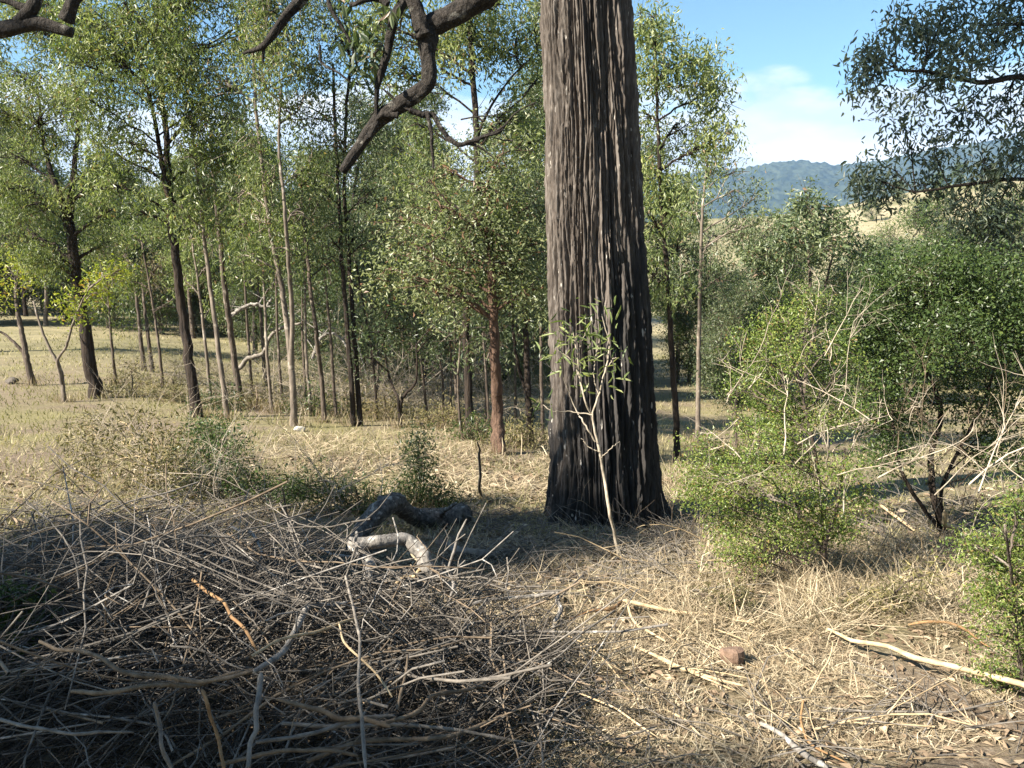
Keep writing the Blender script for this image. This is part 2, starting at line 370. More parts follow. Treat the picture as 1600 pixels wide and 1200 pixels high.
def build_ground():
    az = np.concatenate([np.linspace(-math.pi, -0.95, 40, endpoint=False), np.linspace(-0.95, 0.95, 260, endpoint=False), np.linspace(0.95, math.pi, 40, endpoint=False)])
    r = np.geomspace(0.4, 4000, 240)
    A, R = np.meshgrid(az, r)
    X = R * np.sin(A); Y = R * np.cos(A); Z = ground_z(X, Y)
    nr, na = X.shape
    V = np.stack([X, Y, Z], -1).reshape(-1, 3)
    V = np.concatenate([V, [[0, 0, 0]]])
    idx = np.arange(nr * na).reshape(nr, na); nx = np.roll(idx, -1, 1)
    q = np.stack([idx[:-1], idx[1:], nx[1:], nx[:-1]], -1).reshape(-1, 4)
    c = np.full(na // 2, nr * na)
    q2 = np.stack([c, idx[0, 0::2], idx[0, 1::2], np.roll(idx[0, 0::2], -1)], -1)
    m = MB(); m.add(V, np.concatenate([q, q2]), 0.5)
    mt, nt, N, L = mat_new('dry_ground')
    tc = N('ShaderNodeTexCoord')

    def noise(sc, det=6, ro=0.6):
        n = N('ShaderNodeTexNoise'); n.inputs['Scale'].default_value = sc; n.inputs['Detail'].default_value = det; n.inputs['Roughness'].default_value = ro
        L(tc.outputs['Object'], n.inputs['Vector']); return n
    nf = noise(38, 8, 0.75); nm = noise(0.55, 7); nb = noise(0.06, 5)
    soil = ramp(N, [(0.3, (0.08, 0.058, 0.042)), (0.5, (0.20, 0.155, 0.112)), (0.72, (0.38, 0.315, 0.235))]); L(nf.outputs[0], soil.inputs[0])
    gr = ramp(N, [(0.3, (0.105, 0.095, 0.042)), (0.5, (0.22, 0.195, 0.10)), (0.72, (0.38, 0.33, 0.20))]); L(nf.outputs[0], gr.inputs[0])
    k = N('ShaderNodeMapRange'); k.inputs[1].default_value = 0.40; k.inputs[2].default_value = 0.62; L(nm.outputs[0], k.inputs[0])
    mx = N('ShaderNodeMix'); mx.data_type = 'RGBA'; L(k.outputs[0], mx.inputs[0]); L(soil.outputs[0], mx.inputs[6]); L(gr.outputs[0], mx.inputs[7])
    # far paddock: paler dry pasture with green flats
    far = ramp(N, [(0.35, (0.15, 0.15, 0.075)), (0.52, (0.28, 0.245, 0.155)), (0.7, (0.36, 0.31, 0.215))]); L(nb.outputs[0], far.inputs[0])
    fm = N('ShaderNodeMix'); fm.data_type = 'RGBA'; fm.blend_type = 'MULTIPLY'; fm.inputs[0].default_value = 0.6
    fr = ramp(N, [(0.35, (0.42, 0.44, 0.40)), (0.65, (1.3, 1.25, 1.15))]); nmf = noise(1.3, 8, 0.7); L(nmf.outputs[0], fr.inputs[0])
    L(far.outputs[0], fm.inputs[6]); L(fr.outputs[0], fm.inputs[7])
    ln = N('ShaderNodeVectorMath'); ln.operation = 'LENGTH'; L(tc.outputs['Object'], ln.inputs[0])
    kd = N('ShaderNodeMapRange'); kd.inputs[1].default_value = 16; kd.inputs[2].default_value = 34; L(ln.outputs['Value'], kd.inputs[0])
    m2 = N('ShaderNodeMix'); m2.data_type = 'RGBA'; L(kd.outputs[0], m2.inputs[0]); L(mx.outputs[2], m2.inputs[6]); L(fm.outputs[2], m2.inputs[7])
    p = N('ShaderNodeBsdfPrincipled'); p.inputs['Roughness'].default_value = 0.95; p.inputs['Specular IOR Level'].default_value = 0.1
    L(m2.outputs[2], p.inputs['Base Color'])
    b = N('ShaderNodeBump'); b.inputs['Strength'].default_value = 0.8; b.inputs['Distance'].default_value = 0.03; L(nf.outputs[0], b.inputs['Height']); L(b.outputs[0], p.inputs['Normal'])
    o = N('ShaderNodeOutputMaterial'); L(p.outputs[0], o.inputs[0])
    g = m.build('ground', mt)
    tag(g, 'dry grassy slope running down to a pale paddock and hill', kind='structure')


build_ground()


def build_mountain():
    D = 2000.0
    az = np.concatenate([np.linspace(-1.1, .2, 130, endpoint=False), np.linspace(.2, .62, 330, endpoint=False), np.linspace(.62, 1.1, 40)]); s = np.linspace(0, 1, 120)
    px = 800 + F * np.tan(np.clip(az, -0.75, 0.75))
    ridge = np.interp(px, [-800, 300, 700, 1000, 1165, 1200, 1250, 1290, 1340, 1370, 1440, 1520, 1600, 2000], [330, 300, 300, 285, 264, 258, 255, 262, 259, 252, 238, 225, 213, 230])
    up = np.tan(np.arctan((600 - ridge) / F) - PITCH)             # slope of the ridge line seen from the camera
    A, S = np.meshgrid(az, s)
    depth = D * (0.62 + 0.38 * S)
    zr = EYE + up[None] * D / 1.0
    prof = S ** 1.25
    Z = 8 + (zr - 8) * prof
    Rr = depth / np.cos(np.clip(A, -0.75, 0.75))
    X = Rr * np.sin(A); Y = Rr * np.cos(A)
    Z = Z + 46 * fbm(X / 330, Y / 330, 40, 5) * np.sin(np.pi * np.clip(S, 0, 1)) + 7 * fbm(X / 90, Y / 90, 61, 3)
    # tree crowns: cellular bumps
    Z = Z + 9 * vnoise(X / 11, Y / 17, 50) * np.clip(S * 6, 0, 1) + 5 * vnoise(X / 6, Y / 9, 51)
    n, k = A.shape
    idx = np.arange(n * k).reshape(n, k)
    q = np.stack([idx[:-1, :-1], idx[:-1, 1:], idx[1:, 1:], idx[1:, :-1]], -1).reshape(-1, 4)
    # back slope so the ridge has a far side
    V = np.stack([X, Y, Z], -1).reshape(-1, 3)
    back = V[idx[-1]] * np.array([1.12, 1.12, 0]); V = np.concatenate([V, back])
    bi = n * k + np.arange(k)
    q2 = np.stack([idx[-1, :-1], idx[-1, 1:], bi[1:], bi[:-1]], -1)
    m = MB(); m.add(V, np.concatenate([q, q2]), 0.5)
    mt, nt, N, L = mat_new('forested_mountain')
    tc = N('ShaderNodeTexCoord')
    n1 = N('ShaderNodeTexNoise'); n1.inputs['Scale'].default_value = 0.02; n1.inputs['Detail'].default_value = 8; n1.inputs['Roughness'].default_value = 0.7; L(tc.outputs['Object'], n1.inputs['Vector'])
    r = ramp(N, [(0.35, (0.018, 0.028, 0.020)), (0.6, (0.05, 0.062, 0.036)), (0.78, (0.11, 0.105, 0.07))]); L(n1.outputs[0], r.inputs[0])
    n2 = N('ShaderNodeTexNoise'); n2.inputs['Scale'].default_value = 0.009; n2.inputs['Detail'].default_value = 9; n2.inputs['Roughness'].default_value = 0.65; L(tc.outputs['Object'], n2.inputs['Vector'])
    kk = N('ShaderNodeMapRange'); kk.inputs[1].default_value = 0.66; kk.inputs[2].default_value = 0.72; L(n2.outputs[0], kk.inputs[0])
    mx = N('ShaderNodeMix'); mx.data_type = 'RGBA'; L(kk.outputs[0], mx.inputs[0]); L(r.outputs[0], mx.inputs[6]); mx.inputs[7].default_value = (0.30, 0.27, 0.22, 1)
    p = N('ShaderNodeBsdfPrincipled'); p.inputs['Roughness'].default_value = 1; p.inputs['Specular IOR Level'].default_value = 0
    L(mx.outputs[2], p.inputs['Base Color']); o = N('ShaderNodeOutputMaterial'); L(p.outputs[0], o.inputs[0])
    g = m.build('mountain', mt)
    tag(g, 'distant blue forested mountain ridge under the cloud', kind='structure')


build_mountain()


def build_haze():
    m = MB(); x, y0, y1, z0, z1 = 2900.0, -400.0, 2900.0, -12.0, 330.0
    x0 = -x
    V = [[x0, y0, z0], [x, y0, z0], [x, y1, z0], [x0, y1, z0], [x0, y0, z1], [x, y0, z1], [x, y1, z1], [x0, y1, z1]]
    m.add(V, [[0, 3, 2, 1], [4, 5, 6, 7], [0, 1, 5, 4], [1, 2, 6, 5], [2, 3, 7, 6], [3, 0, 4, 7]], 0)
    mt, nt, N, L = mat_new('haze_air')
    v = N('ShaderNodeVolumePrincipled'); v.inputs['Color'].default_value = (0.36, 0.60, 1.0, 1); v.inputs['Density'].default_value = 0.00016
    v.inputs['Anisotropy'].default_value = 0.0
    o = N('ShaderNodeOutputMaterial'); L(v.outputs[0], o.inputs['Volume'])
    g = m.build('haze', mt, smooth=False)
    tag(g, 'thin blue haze hanging in the valley air', kind='stuff')


# ------------------------------------------------------------------ plant builder
def bez(a, b, c, n):
    t = np.linspace(0, 1, n)[:, None]
    return (1 - t) ** 2 * a + 2 * t * (1 - t) * b + t * t * c


def smooth_line(pts, rads, n, wob=0.0):
    pts = np.asarray(pts, float); s = np.concatenate([[0], np.cumsum(np.linalg.norm(np.diff(pts, axis=0), axis=1))])
    t = np.linspace(0, s[-1], n)
    m = np.gradient(pts, s, axis=0) if len(pts) > 2 else None
    if m is None:
        Q = np.stack([np.interp(t, s, pts[:, k]) for k in range(3)], -1)
    else:
        i = np.clip(np.searchsorted(s, t) - 1, 0, len(s) - 2); h = (s[i + 1] - s[i])[:, None]; u = ((t - s[i])[:, None]) / h
        Q = (2 * u**3 - 3 * u**2 + 1) * pts[i] + (u**3 - 2 * u**2 + u) * h * m[i] + (-2 * u**3 + 3 * u**2) * pts[i + 1] + (u**3 - u**2) * h * m[i + 1]
    if wob:
        w = rng.standard_normal((n, 3)) * wob; w[0] = 0; Q = Q + w
    return Q, np.interp(t, s, rads)


def kink(Q, R, amt=0.8, step=4):
    n = len(Q); k = max(3, n // step); off = rng.standard_normal((k, 3)); off[0] = 0
    t = np.linspace(0, k - 1, n)
    return Q + np.stack([np.interp(t, np.arange(k), off[:, i]) for i in range(3)], -1) * R[:, None] * amt


def scatter_leaves(mb, centers, n_each, sig, leaf, hang, aspect=0.22, two=False, flat=0.8, tint_mu=0.5, tint_sd=0.25, rare=0.03):
    K = len(centers); n = K * n_each
    C = np.repeat(centers, n_each, 0)
    ct = np.repeat(rng.normal(0, 0.2, K), n_each)
    off = rng.standard_normal((n, 3)); ln_ = np.linalg.norm(off, axis=1, keepdims=True); off = off / np.maximum(ln_, 1e-6) * np.minimum(ln_, 1.9) * np.array([1, 1, flat])
    sg = sig if np.ndim(sig) == 0 else np.repeat(sig, n_each)[:, None]
    C = C + off * sg
    A = rng.standard_normal((n, 3)); A[:, 2] = A[:, 2] * (1 - 0.6 * hang) - 1.5 * hang
    Nn = rng.standard_normal((n, 3)); Nn[:, 2] *= (1 - 0.5 * hang)
    Ln = leaf * rng.uniform(0.55, 1.3, n)
    t = np.clip(rng.normal(tint_mu, tint_sd, n) + ct, 0.0, 0.95)
    t[rng.random(n) < rare] = 1.0
    mb.leaves(C, A, Nn, Ln, Ln * aspect * rng.uniform(0.75, 1.25, n), t, two=two)


def plant(name, label, cat, base, trunks, lobes, bark, leafm, leaf=0.066, aspect=0.32, hang=0.6, sig=0.2, n_each=40, cl=1.0, clump=1.0, flat=0.85,
          group=None, two=False, twig=0.006, sides=8, rare=0.03, limb=0.28, tint_mu=0.5, nsub=None, rough=0.0, reach=0.45, bare=0):
    """an Empty with trunk, branches and crown; lobes are (centre, radius) masses of foliage the limbs grow into"""
    root = empty(name, base, label, cat, group)
    tb = MB(); tr = []
    for pts, r0, r1 in trunks:
        pts = np.asarray(pts, float); n = max(8, len(pts) * 5)
        rr = np.linspace(r0, r1, len(pts)); Q, R = smooth_line(pts, rr, n, r0 * 0.10)
        R[0] *= 1.35; R[1] *= 1.1; Q[0, 2] -= 0.12
        tb.tubes(Q, R, sides, 0.5, rough); tr.append((Q, R))
    tb.build('trunk', M[bark], root)
    bb = MB(); lb = MB(); tips = []
    for lo in lobes:
        c, r = np.asarray(lo[0], float), lo[1]
        best = None
        for Q, R in tr:
            hd = np.linalg.norm(Q[:, :2] - c[:2], axis=1); want = c[2] - reach * hd - 0.15 * r
            cost = np.abs(Q[:, 2] - want) + 0.8 * hd; i = int(np.argmin(cost))
            if best is None or cost[i] < best[0]: best = (cost[i], Q[i], R[i])
        a, ra = best[1], best[2]
        e = c + np.array([0, 0, 0.1 * r])
        mid = a * 0.45 + e * 0.55 + np.array([0, 0, 0.10 * np.linalg.norm(e - a)]) + rng.standard_normal(3) * 0.05 * np.linalg.norm(e - a)
        Ln = bez(a, mid, e, 9) + rng.standard_normal((9, 3)) * 0.012 * np.linalg.norm(e - a) * (np.arange(9) > 0)[:, None]
        rl = max(min(ra * limb * 1.6, ra * 0.75), twig * 1.5)
        bb.tubes(Ln, np.linspace(rl, twig * 1.2, 9), 6)
        ns = nsub or int(np.clip(12 * cl * (r / (sig * 2.2)) ** 1.6, 6, 60))
        u = unit(rng.standard_normal((ns, 3))) * (rng.random((ns, 1)) ** 0.4) * r * np.array([1.05, 1.05, 0.9])
        sh = rng.random((ns, 1)); u = u * np.where(sh < 0.16, rng.uniform(1.1, 1.65, (ns, 1)), 1.0)
        ends = c + u
        st = Ln[rng.integers(3, 9, ns)]
        md = st * 0.5 + ends * 0.5 + rng.standard_normal((ns, 3)) * 0.12 * r + np.array([0, 0, 0.1 * r])
        t = np.linspace(0, 1, 5)[None, :, None]
        SP = (1 - t) ** 2 * st[:, None] + 2 * t * (1 - t) * md[:, None] + t * t * ends[:, None]
        bb.tubes(SP, np.linspace(twig, twig * 0.35, 5)[None] * rng.uniform(0.7, 1.5, (ns, 1)), 3)
        tips.append(ends); tips.append(SP[:, 3][rng.random(ns) < 0.5])
        # fine twigs off each end
        nt_ = 1; e2 = np.repeat(ends, nt_, 0); e3 = e2 + rng.standard_normal(e2.shape) * sig * 1.1
        TP = np.stack([np.repeat(SP[:, 3], nt_, 0), (np.repeat(SP[:, 3], nt_, 0) + e3) / 2 + rng.standard_normal(e2.shape) * sig * .2, e3], 1)
        bb.tubes(TP, np.array([[twig * .5, twig * .4, twig * .2]]) * np.ones((len(TP), 1)), 3)
    if lobes: bb.build('branches', M[bark], root)
    if lobes and n_each:
        T_ = np.concatenate(tips)
        if clump < 1: T_ = T_[rng.random(len(T_)) < clump]; n_each = int(n_each / clump)
        scatter_leaves(lb, T_, n_each, sig * rng.uniform(0.6, 1.25, len(T_)), leaf, hang, aspect, two, rare=rare, tint_mu=tint_mu, flat=flat)
        lb.build('crown', M[leafm], root, smooth=False)
    return root


def twig_tangle(mb, base, n, length, r, up=0.6, spread=0.35, kids=4, sides=4, droop=0.0, gens=2, tint=None):
    """bare branching stems starting around base points"""
    base = np.asarray(base, float).reshape(-1, 3)
    S = base[rng.integers(0, len(base), n)] + rng.standard_normal((n, 3)) * np.array([spread, spread, 0.02]) * 0.3
    D = rng.standard_normal((n, 3)) * np.array([spread, spread, 0.15]) + np.array([0, 0, up])
    L = length * rng.uniform(0.5, 1.15, n); R = np.full(n, r) * rng.uniform(0.6, 1.2, n)
    for g in range(gens + 1):
        N_ = 6; D = unit(D); m = len(S)
        Pp = np.empty((m, N_, 3)); Pp[:, 0] = S; d = D.copy()
        for k in range(1, N_):
            d = unit(d + rng.standard_normal((m, 3)) * 0.13 + np.array([0, 0, -droop])); Pp[:, k] = Pp[:, k - 1] + d * (L / (N_ - 1))[:, None]
        mb.tubes(Pp, R[:, None] * np.linspace(1, 0.4, N_)[None], sides if g == 0 else 3, tint)
        if g == gens: break
        i = np.repeat(np.arange(m), kids); k = rng.integers(1, N_, len(i))
        S = Pp[i, k]; dirp = unit(Pp[i, k] - Pp[i, k - 1]); D = dirp + rng.standard_normal((len(i), 3)) * 0.65
        L = L[i] * rng.uniform(0.3, 0.65, len(i)); R = R[i] * 0.55
    return Pp[:, -1]



# ------------------------------------------------------------------ the big trunk in the middle
def build_big_tree():
    base = G(945, 815); d = base[1]
    root = empty('ironbark_tree', base, 'huge furrowed dark trunk with blackened foot standing in the middle', 'tree')
    rows = [(842, 846, 1046), (815, 849, 1042), (780, 857, 1036), (700, 862, 1027), (600, 861, 1019), (400, 858, 1003), (200, 856, 990), (0, 850, 976)]
    zs, xs, rs = [], [], []
    for py, x0, x1 in rows:
        c = P((x0 + x1) / 2, py, d); zs.append(c[2]); xs.append(c[0]); rs.append((x1 - x0) / 2 / F * d)
    zs[0] = zs[1] - 0.35; xs[0] = xs[1]; rs[0] = rs[1] * 1.14
    zs += [zs[-1] + 2.0, zs[-1] + 5.0]; xs += [xs[-1] - 0.10, xs[-1] - 0.05]; rs += [rs[-1] * 0.86, rs[-1] * 0.55]
    zs, xs, rs = map(np.array, (zs, xs, rs))
    na, nz = 520, 490
    zz = np.concatenate([np.linspace(zs[0], 3.7, 460), np.linspace(3.7, zs[-1], 31)[1:]])
    th = np.concatenate([np.linspace(math.pi * .90, math.pi * 2.10, 420, endpoint=False), np.linspace(math.pi * 2.10, math.pi * 2.90, 100, endpoint=False)])
    TH, Z = np.meshgrid(th, zz)
    R = np.interp(Z, zs, rs); X0 = np.interp(Z, zs, xs)
    # furrowed bark: periodic cellular ridges stretched up the trunk, warped sideways
    warp = 0.35 * np.sin(TH * 3 + Z * 0.9) + 0.9 * (vnoise(np.cos(TH) * 2 + 5 + Z * 0.5, np.sin(TH) * 2 + Z * 0.7, 70) - 0.5) \
        + 0.7 * (vnoise(np.cos(TH) * 7 + 9, np.sin(TH) * 7 + Z * 2.3, 71) - 0.5)
    K = 50
    S = TH / (2 * math.pi) * K + warp

    def cells(S, Z, K, zs_, seed):
        f1 = np.full(S.shape, 9.0); f2 = np.full(S.shape, 9.0)
        i0 = np.floor(S); j0 = np.floor(Z * zs_)
        hv = np.zeros(S.shape)
        for di in (-1, 0, 1):
            for dj in (-1, 0, 1):
                i = i0 + di; j = j0 + dj; im = np.mod(i, K)
                cx = i + 0.1 + 0.8 * _h(im, j, np.full(S.shape, seed)); cz = j + 0.1 + 0.8 * _h(im, j, np.full(S.shape, seed + 1))
                dd = np.hypot((S - cx), (Z * zs_ - cz) * 0.42)
                new = dd < f1
                hv = np.where(new, _h(im, j, np.full(S.shape, seed + 2)), hv)
                f2 = np.where(new, f1, np.minimum(f2, dd)); f1 = np.where(new, dd, f1)
        return f2 - f1, hv
    e1, h1 = cells(S, Z, K, 1.25, 80)
    e2, h2 = cells(S * 2.0 + 3, Z, K * 2, 3.0, 90)
    e3, h3 = cells(S * 3.0 + 9, Z + 0.15 * (h1 - .5), K * 3, 15.0, 110)
    strip = vnoise(S * 5.0, Z * 3.2, 99); strip = np.clip((strip - .35) / .12, 0, 1)
    ridge = np.clip(e1 / 0.30, 0, 1) ** 0.8
    fine = np.clip(e2 / 0.5, 0, 1)
    fib = vnoise(S * 6, Z * 9, 95) - 0.5; fib2 = vnoise(S * 13, Z * 34, 96) - 0.5
    gi = np.abs(np.mod(S / 3.0 + 0.35 * (vnoise(S * .2 + 3, Z * 1.1, 98) - .5), 1) - .5) * 2
    groove = np.clip(gi / (0.10 + 0.35 * vnoise(S * .33 + 7, Z * 0.7, 97)), 0, 1)       # a few long deep furrows
    disp = 0.046 * ridge * (0.45 + 0.7 * h1) + 0.013 * fine * (0.2 + h2) + 0.011 * np.clip(e3 / .3, 0, 1) * h3 + 0.005 * strip + 0.009 * fib + 0.005 * fib2 + 0.034 * groove - 0.084
    flare = np.clip((0.35 - (Z - base[2])) / 0.6, 0, 1)
    lob = flare ** 1.5 * (0.09 * np.sin(TH * 5 + 0.8) + 0.07 * np.sin(TH * 3 + 2.1) + 0.05 * np.sin(TH * 11)) + 0.012 * np.sin(TH * 7 + Z * 0.3) + 0.02 * np.sin(TH * 2 + 1)
    RR = R + disp * np.clip(R / 0.3, 0.5, 1) + lob
    X = X0 + RR * np.cos(TH); Y = d + RR * np.sin(TH)
    idx = np.arange(nz * na).reshape(nz, na); nx = np.roll(idx, -1, 1)
    q = np.stack([idx[:-1], nx[:-1], nx[1:], idx[1:]], -1).reshape(-1, 4)
    m = MB(); m.add(np.stack([X, Y, Z], -1), q, np.clip(0.45 * h1 + 0.35 * h2 + 0.15 * h3 + 0.05 * strip, 0, 1).ravel())
    # bark: weathered grey-brown plates above, burnt black low down in tongues that climb the furrowed plates
    mt, nt, N, L = mat_new('ironbark')
    tc = N('ShaderNodeTexCoord'); mp = N('ShaderNodeMapping'); mp.inputs['Scale'].default_value = (1, 1, 0.12); L(tc.outputs['Object'], mp.inputs[0])
    n = N('ShaderNodeTexNoise'); n.inputs['Scale'].default_value = 34; n.inputs['Detail'].default_value = 8; n.inputs['Roughness'].default_value = 0.7; L(mp.outputs[0], n.inputs['Vector'])
    c = ramp(N, [(0.30, (0.036, 0.028, 0.023)), (0.5, (0.096, 0.080, 0.068)), (0.72, (0.225, 0.20, 0.178))]); L(n.outputs[0], c.inputs[0])
    at = N('ShaderNodeAttribute'); at.attribute_name = 'tint'; mr = N('ShaderNodeMapRange'); mr.inputs[3].default_value = 0.62; mr.inputs[4].default_value = 1.32; L(at.outputs['Fac'], mr.inputs[0])
    hs = N('ShaderNodeHueSaturation'); L(c.outputs[0], hs.inputs['Color']); L(mr.outputs[0], hs.inputs['Value'])
    sp = N('ShaderNodeSeparateXYZ'); L(tc.outputs['Object'], sp.inputs[0])
    m2 = N('ShaderNodeMapping'); m2.inputs['Scale'].default_value = (1, 1, 0.10); L(tc.outputs['Object'], m2.inputs[0])
    n2 = N('ShaderNodeTexNoise'); n2.inputs['Scale'].default_value = 9; n2.inputs['Detail'].default_value = 7; L(m2.outputs[0], n2.inputs['Vector'])
    # char height varies around the trunk: higher on the +x side
    mx_ = N('ShaderNodeMath'); mx_.operation = 'MULTIPLY_ADD'; mx_.inputs[1].default_value = -2.3; L(sp.outputs[0], mx_.inputs[0]); L(sp.outputs[2], mx_.inputs[2])
    ma = N('ShaderNodeMath'); ma.operation = 'MULTIPLY_ADD'; ma.inputs[1].default_value = -3.6; L(n2.outputs[0], ma.inputs[0]); L(mx_.outputs[0], ma.inputs[2])
    kr = N('ShaderNodeMapRange'); kr.inputs[1].default_value = -0.55; kr.inputs[2].default_value = 0.10; kr.inputs[3].default_value = 1; kr.inputs[4].default_value = 0; L(ma.outputs[0], kr.inputs[0])
    ch = ramp(N, [(0.3, (0.014, 0.013, 0.013)), (0.62, (0.055, 0.050, 0.047)), (0.78, (0.11, 0.10, 0.095))]); L(n.outputs[0], ch.inputs[0])
    mx = N('ShaderNodeMix'); mx.data_type = 'RGBA'; L(kr.outputs[0], mx.inputs[0]); L(hs.outputs[0], mx.inputs[6]); L(ch.outputs[0], mx.inputs[7])
    # pale flecks at the noise peaks
    m3 = N('ShaderNodeMapping'); m3.inputs['Scale'].default_value = (1, 1, 0.28); L(tc.outputs['Object'], m3.inputs[0])
    n3 = N('ShaderNodeTexNoise'); n3.inputs['Scale'].default_value = 30; n3.inputs['Detail'].default_value = 3; L(m3.outputs[0], n3.inputs['Vector'])
    k3 = N('ShaderNodeMapRange'); k3.inputs[1].default_value = 0.685; k3.inputs[2].default_value = 0.71; L(n3.outputs[0], k3.inputs[0])
    my = N('ShaderNodeMix'); my.data_type = 'RGBA'; L(k3.outputs[0], my.inputs[0]); L(mx.outputs[2], my.inputs[6]); my.inputs[7].default_value = (0.42, 0.39, 0.35, 1)
    p = N('ShaderNodeBsdfPrincipled'); p.inputs['Roughness'].default_value = 0.92; p.inputs['Specular IOR Level'].default_value = 0.2; L(my.outputs[2], p.inputs['Base Color'])
    b = N('ShaderNodeBump'); b.inputs['Strength'].default_value = 0.8; b.inputs['Distance'].default_value = 0.012; L(n.outputs[0], b.inputs['Height']); L(b.outputs[0], p.inputs['Normal'])
    o = N('ShaderNodeOutputMaterial'); L(p.outputs[0], o.inputs[0]); M['ironbark'] = mt
    m.build('trunk', mt, root)
    top = np.array([xs[-1], d, zs[-1]])

    # crooked limbs that hang into the picture left of the trunk
    d2 = d - 1.7

    def limb(name, lines, material='bark_limb', label=None):
        mb = MB()
        for pts, w, sides in lines:
            pts = np.array(pts); Q, R = smooth_line(pts, np.array(w), max(20, len(pts) * 7), 0.0)
            jit = 1 + 0.16 * (rng.random(len(R)) - .5)
            Q = kink(Q, R, .8, 5)
            if len(pts) > 4: twig_tangle(mb, Q[len(Q) // 2:], 3, .28, .0045, up=.2, spread=.7, kids=3, gens=1, tint=.5)
            mb.barky(Q, R * jit, 28 if R.max() > .03 else 12, 0.5, 0.30, along=.6, seed=len(mb.v))
        o = mb.build(name, M[material], root)
        if label: o['label'] = label
        return o

    def pl(pts, dd): return [P(a, b, dd + (c[0] if c else 0)) for a, b, *c in pts]
    def wr(ws): return [w * .41 / F * d2 for w in ws]
    main = [np.array([xs[-2], d, zs[-2] - 0.2]), np.array([0.25, d - 0.75, 4.7])] + pl([(752, -6), (718, 24), (684, 48), (664, 80), (655, 112), (634, 158), (604, 203), (570, 240), (540, 272)], d2)
    lines = [(main, wr([70, 52, 46, 42, 44, 30, 30, 27, 25, 22, 15]), 14)]
    lines.append((pl([(662, 58), (648, 20), (640, -20), (628, -120)], d2), wr([30, 26, 24, 16]), 10))
    lines.append((pl([(640, 172), (668, 176), (686, 192), (704, 214), (730, 224), (752, 214), (782, 203), (795, 190)], d2), wr([11, 11, 9, 9, 9, 7, 5, 3]), 8))
    lines.append((pl([(668, 177), (676, 200), (676, 232), (674, 262)], d2), wr([9, 7, 6, 4]), 6))
    lines.append((pl([(730, 224), (750, 230), (772, 246)], d2), wr([6, 4, 2]), 6))
    lines.append((pl([(752, 214), (788, 196), (806, 176), (838, 160)], d2), wr([6, 4, 3, 2]), 6))
    lines.append((pl([(622, 180), (590, 192), (580, 215)], d2), wr([13, 11, 12]), 8))
    lines.append((pl([(640, 172), (612, 150), (600, 138)], d2), wr([6, 5, 3]), 6))
    limb('limb', lines, label='crooked black-barked limb hanging down to a broken stub')
    l2 = [(pl([(652, -190, .3), (636, -40, .2), (622, 14), (608, 60), (598, 105), (590, 150), (588, 192)], d2), wr([24, 20, 17, 15, 13, 9, 6]), 10),
          (pl([(606, 8), (580, -2), (552, 6), (548, 4)], d2), wr([13, 10, 8, 6]), 8),
          (pl([(598, 70), (570, 92), (552, 100)], d2), wr([5, 4, 2]), 6),
          (pl([(600, -160, .3), (520, 20), (545, 60), (560, 110)], d2), wr([12, 7, 5, 2]), 6),
          (pl([(500, 70), (502, 95), (525, 112), (548, 128)], d2), wr([4, 5, 4, 3]), 6)]
    limb('limb', l2, label='thin greyish limbs hanging beside the crooked one')
    l3 = [([np.array([xs[-1], d, zs[-1] - 0.6]), P(560, -220, d2), P(480, -40, d2)] + pl([(462, 2), (436, 26), (424, 56), (404, 76), (380, 82)], d2), wr([60, 30, 24, 20, 16, 14, 9, 4]), 10),
          (pl([(424, 56), (412, 66), (412, 100)], d2), wr([9, 8, 4]), 6)]
    limb('limb', l3, label='short bent limb catching sun among the leaves')
    # crown far above the frame: it shades the tree on the right
    lobes = []
    for tx, ty, tz, t in [(4.2, 9.5, 4.6, 9), (5.4, 9.8, 5.0, 8.5), (6.4, 10, 4.6, 9.5), (4.8, 9.2, 3.6, 10), (5.8, 9.6, 3.6, 9.5), (6.6, 10, 3.4, 10.5),
                          (5.2, 9.4, 2.6, 12), (6.4, 9.8, 2.4, 12), (4.4, 9.6, 5.8, 8), (5.6, 9.8, 6.2, 7.5), (6.8, 10, 6.0, 8), (3.9, 9.2, 2.9, 11), (7.2, 10, 3.6, 10), (7.4, 10.2, 5.0, 9)]:
        lobes.append((np.array([tx, ty, tz]) + SUN * t, 0.95))
    bb, lb = MB(), MB(); tips = []
    for c, r in lobes:
        a = top + np.array([0, 0, -rng.uniform(0.1, 2.0)])
        bb.tubes(bez(a, (a + c) / 2 + np.array([0, 0, .5]), c, 9), np.linspace(0.09, 0.015, 9), 6)
        ends = c + unit(rng.standard_normal((34, 3))) * (rng.random((34, 1)) ** .4) * r
        st = np.repeat(c[None], 34, 0); bb.tubes(np.stack([st, (st + ends) / 2 + .08, ends], 1), np.array([[.012, .008, .004]]) * np.ones((34, 1)), 4); tips.append(ends)
    bb.build('branches', M['bark_limb'], root)
    scatter_leaves(lb, np.concatenate(tips), 42, 0.26, 0.12, 0.7, 0.2)
    lb.build('crown', M['gum_dark'], root, smooth=False)
    # sparse dark leaves on the thin limbs
    lv = MB(); pts = np.array(pl([(556, 60), (575, 75), (590, 95), (560, 95), (545, 30), (600, 40), (575, 110), (620, 20)], d2)); scatter_leaves(lv, pts, 16, 0.05, 0.075, 0.6, 0.3, two=True, rare=0.12, tint_mu=0.3)
    lv.build('leaves', M['gum_dark'], root, smooth=False)


build_big_tree()


# ------------------------------------------------------------------ stand of gum trees behind
BASES = []


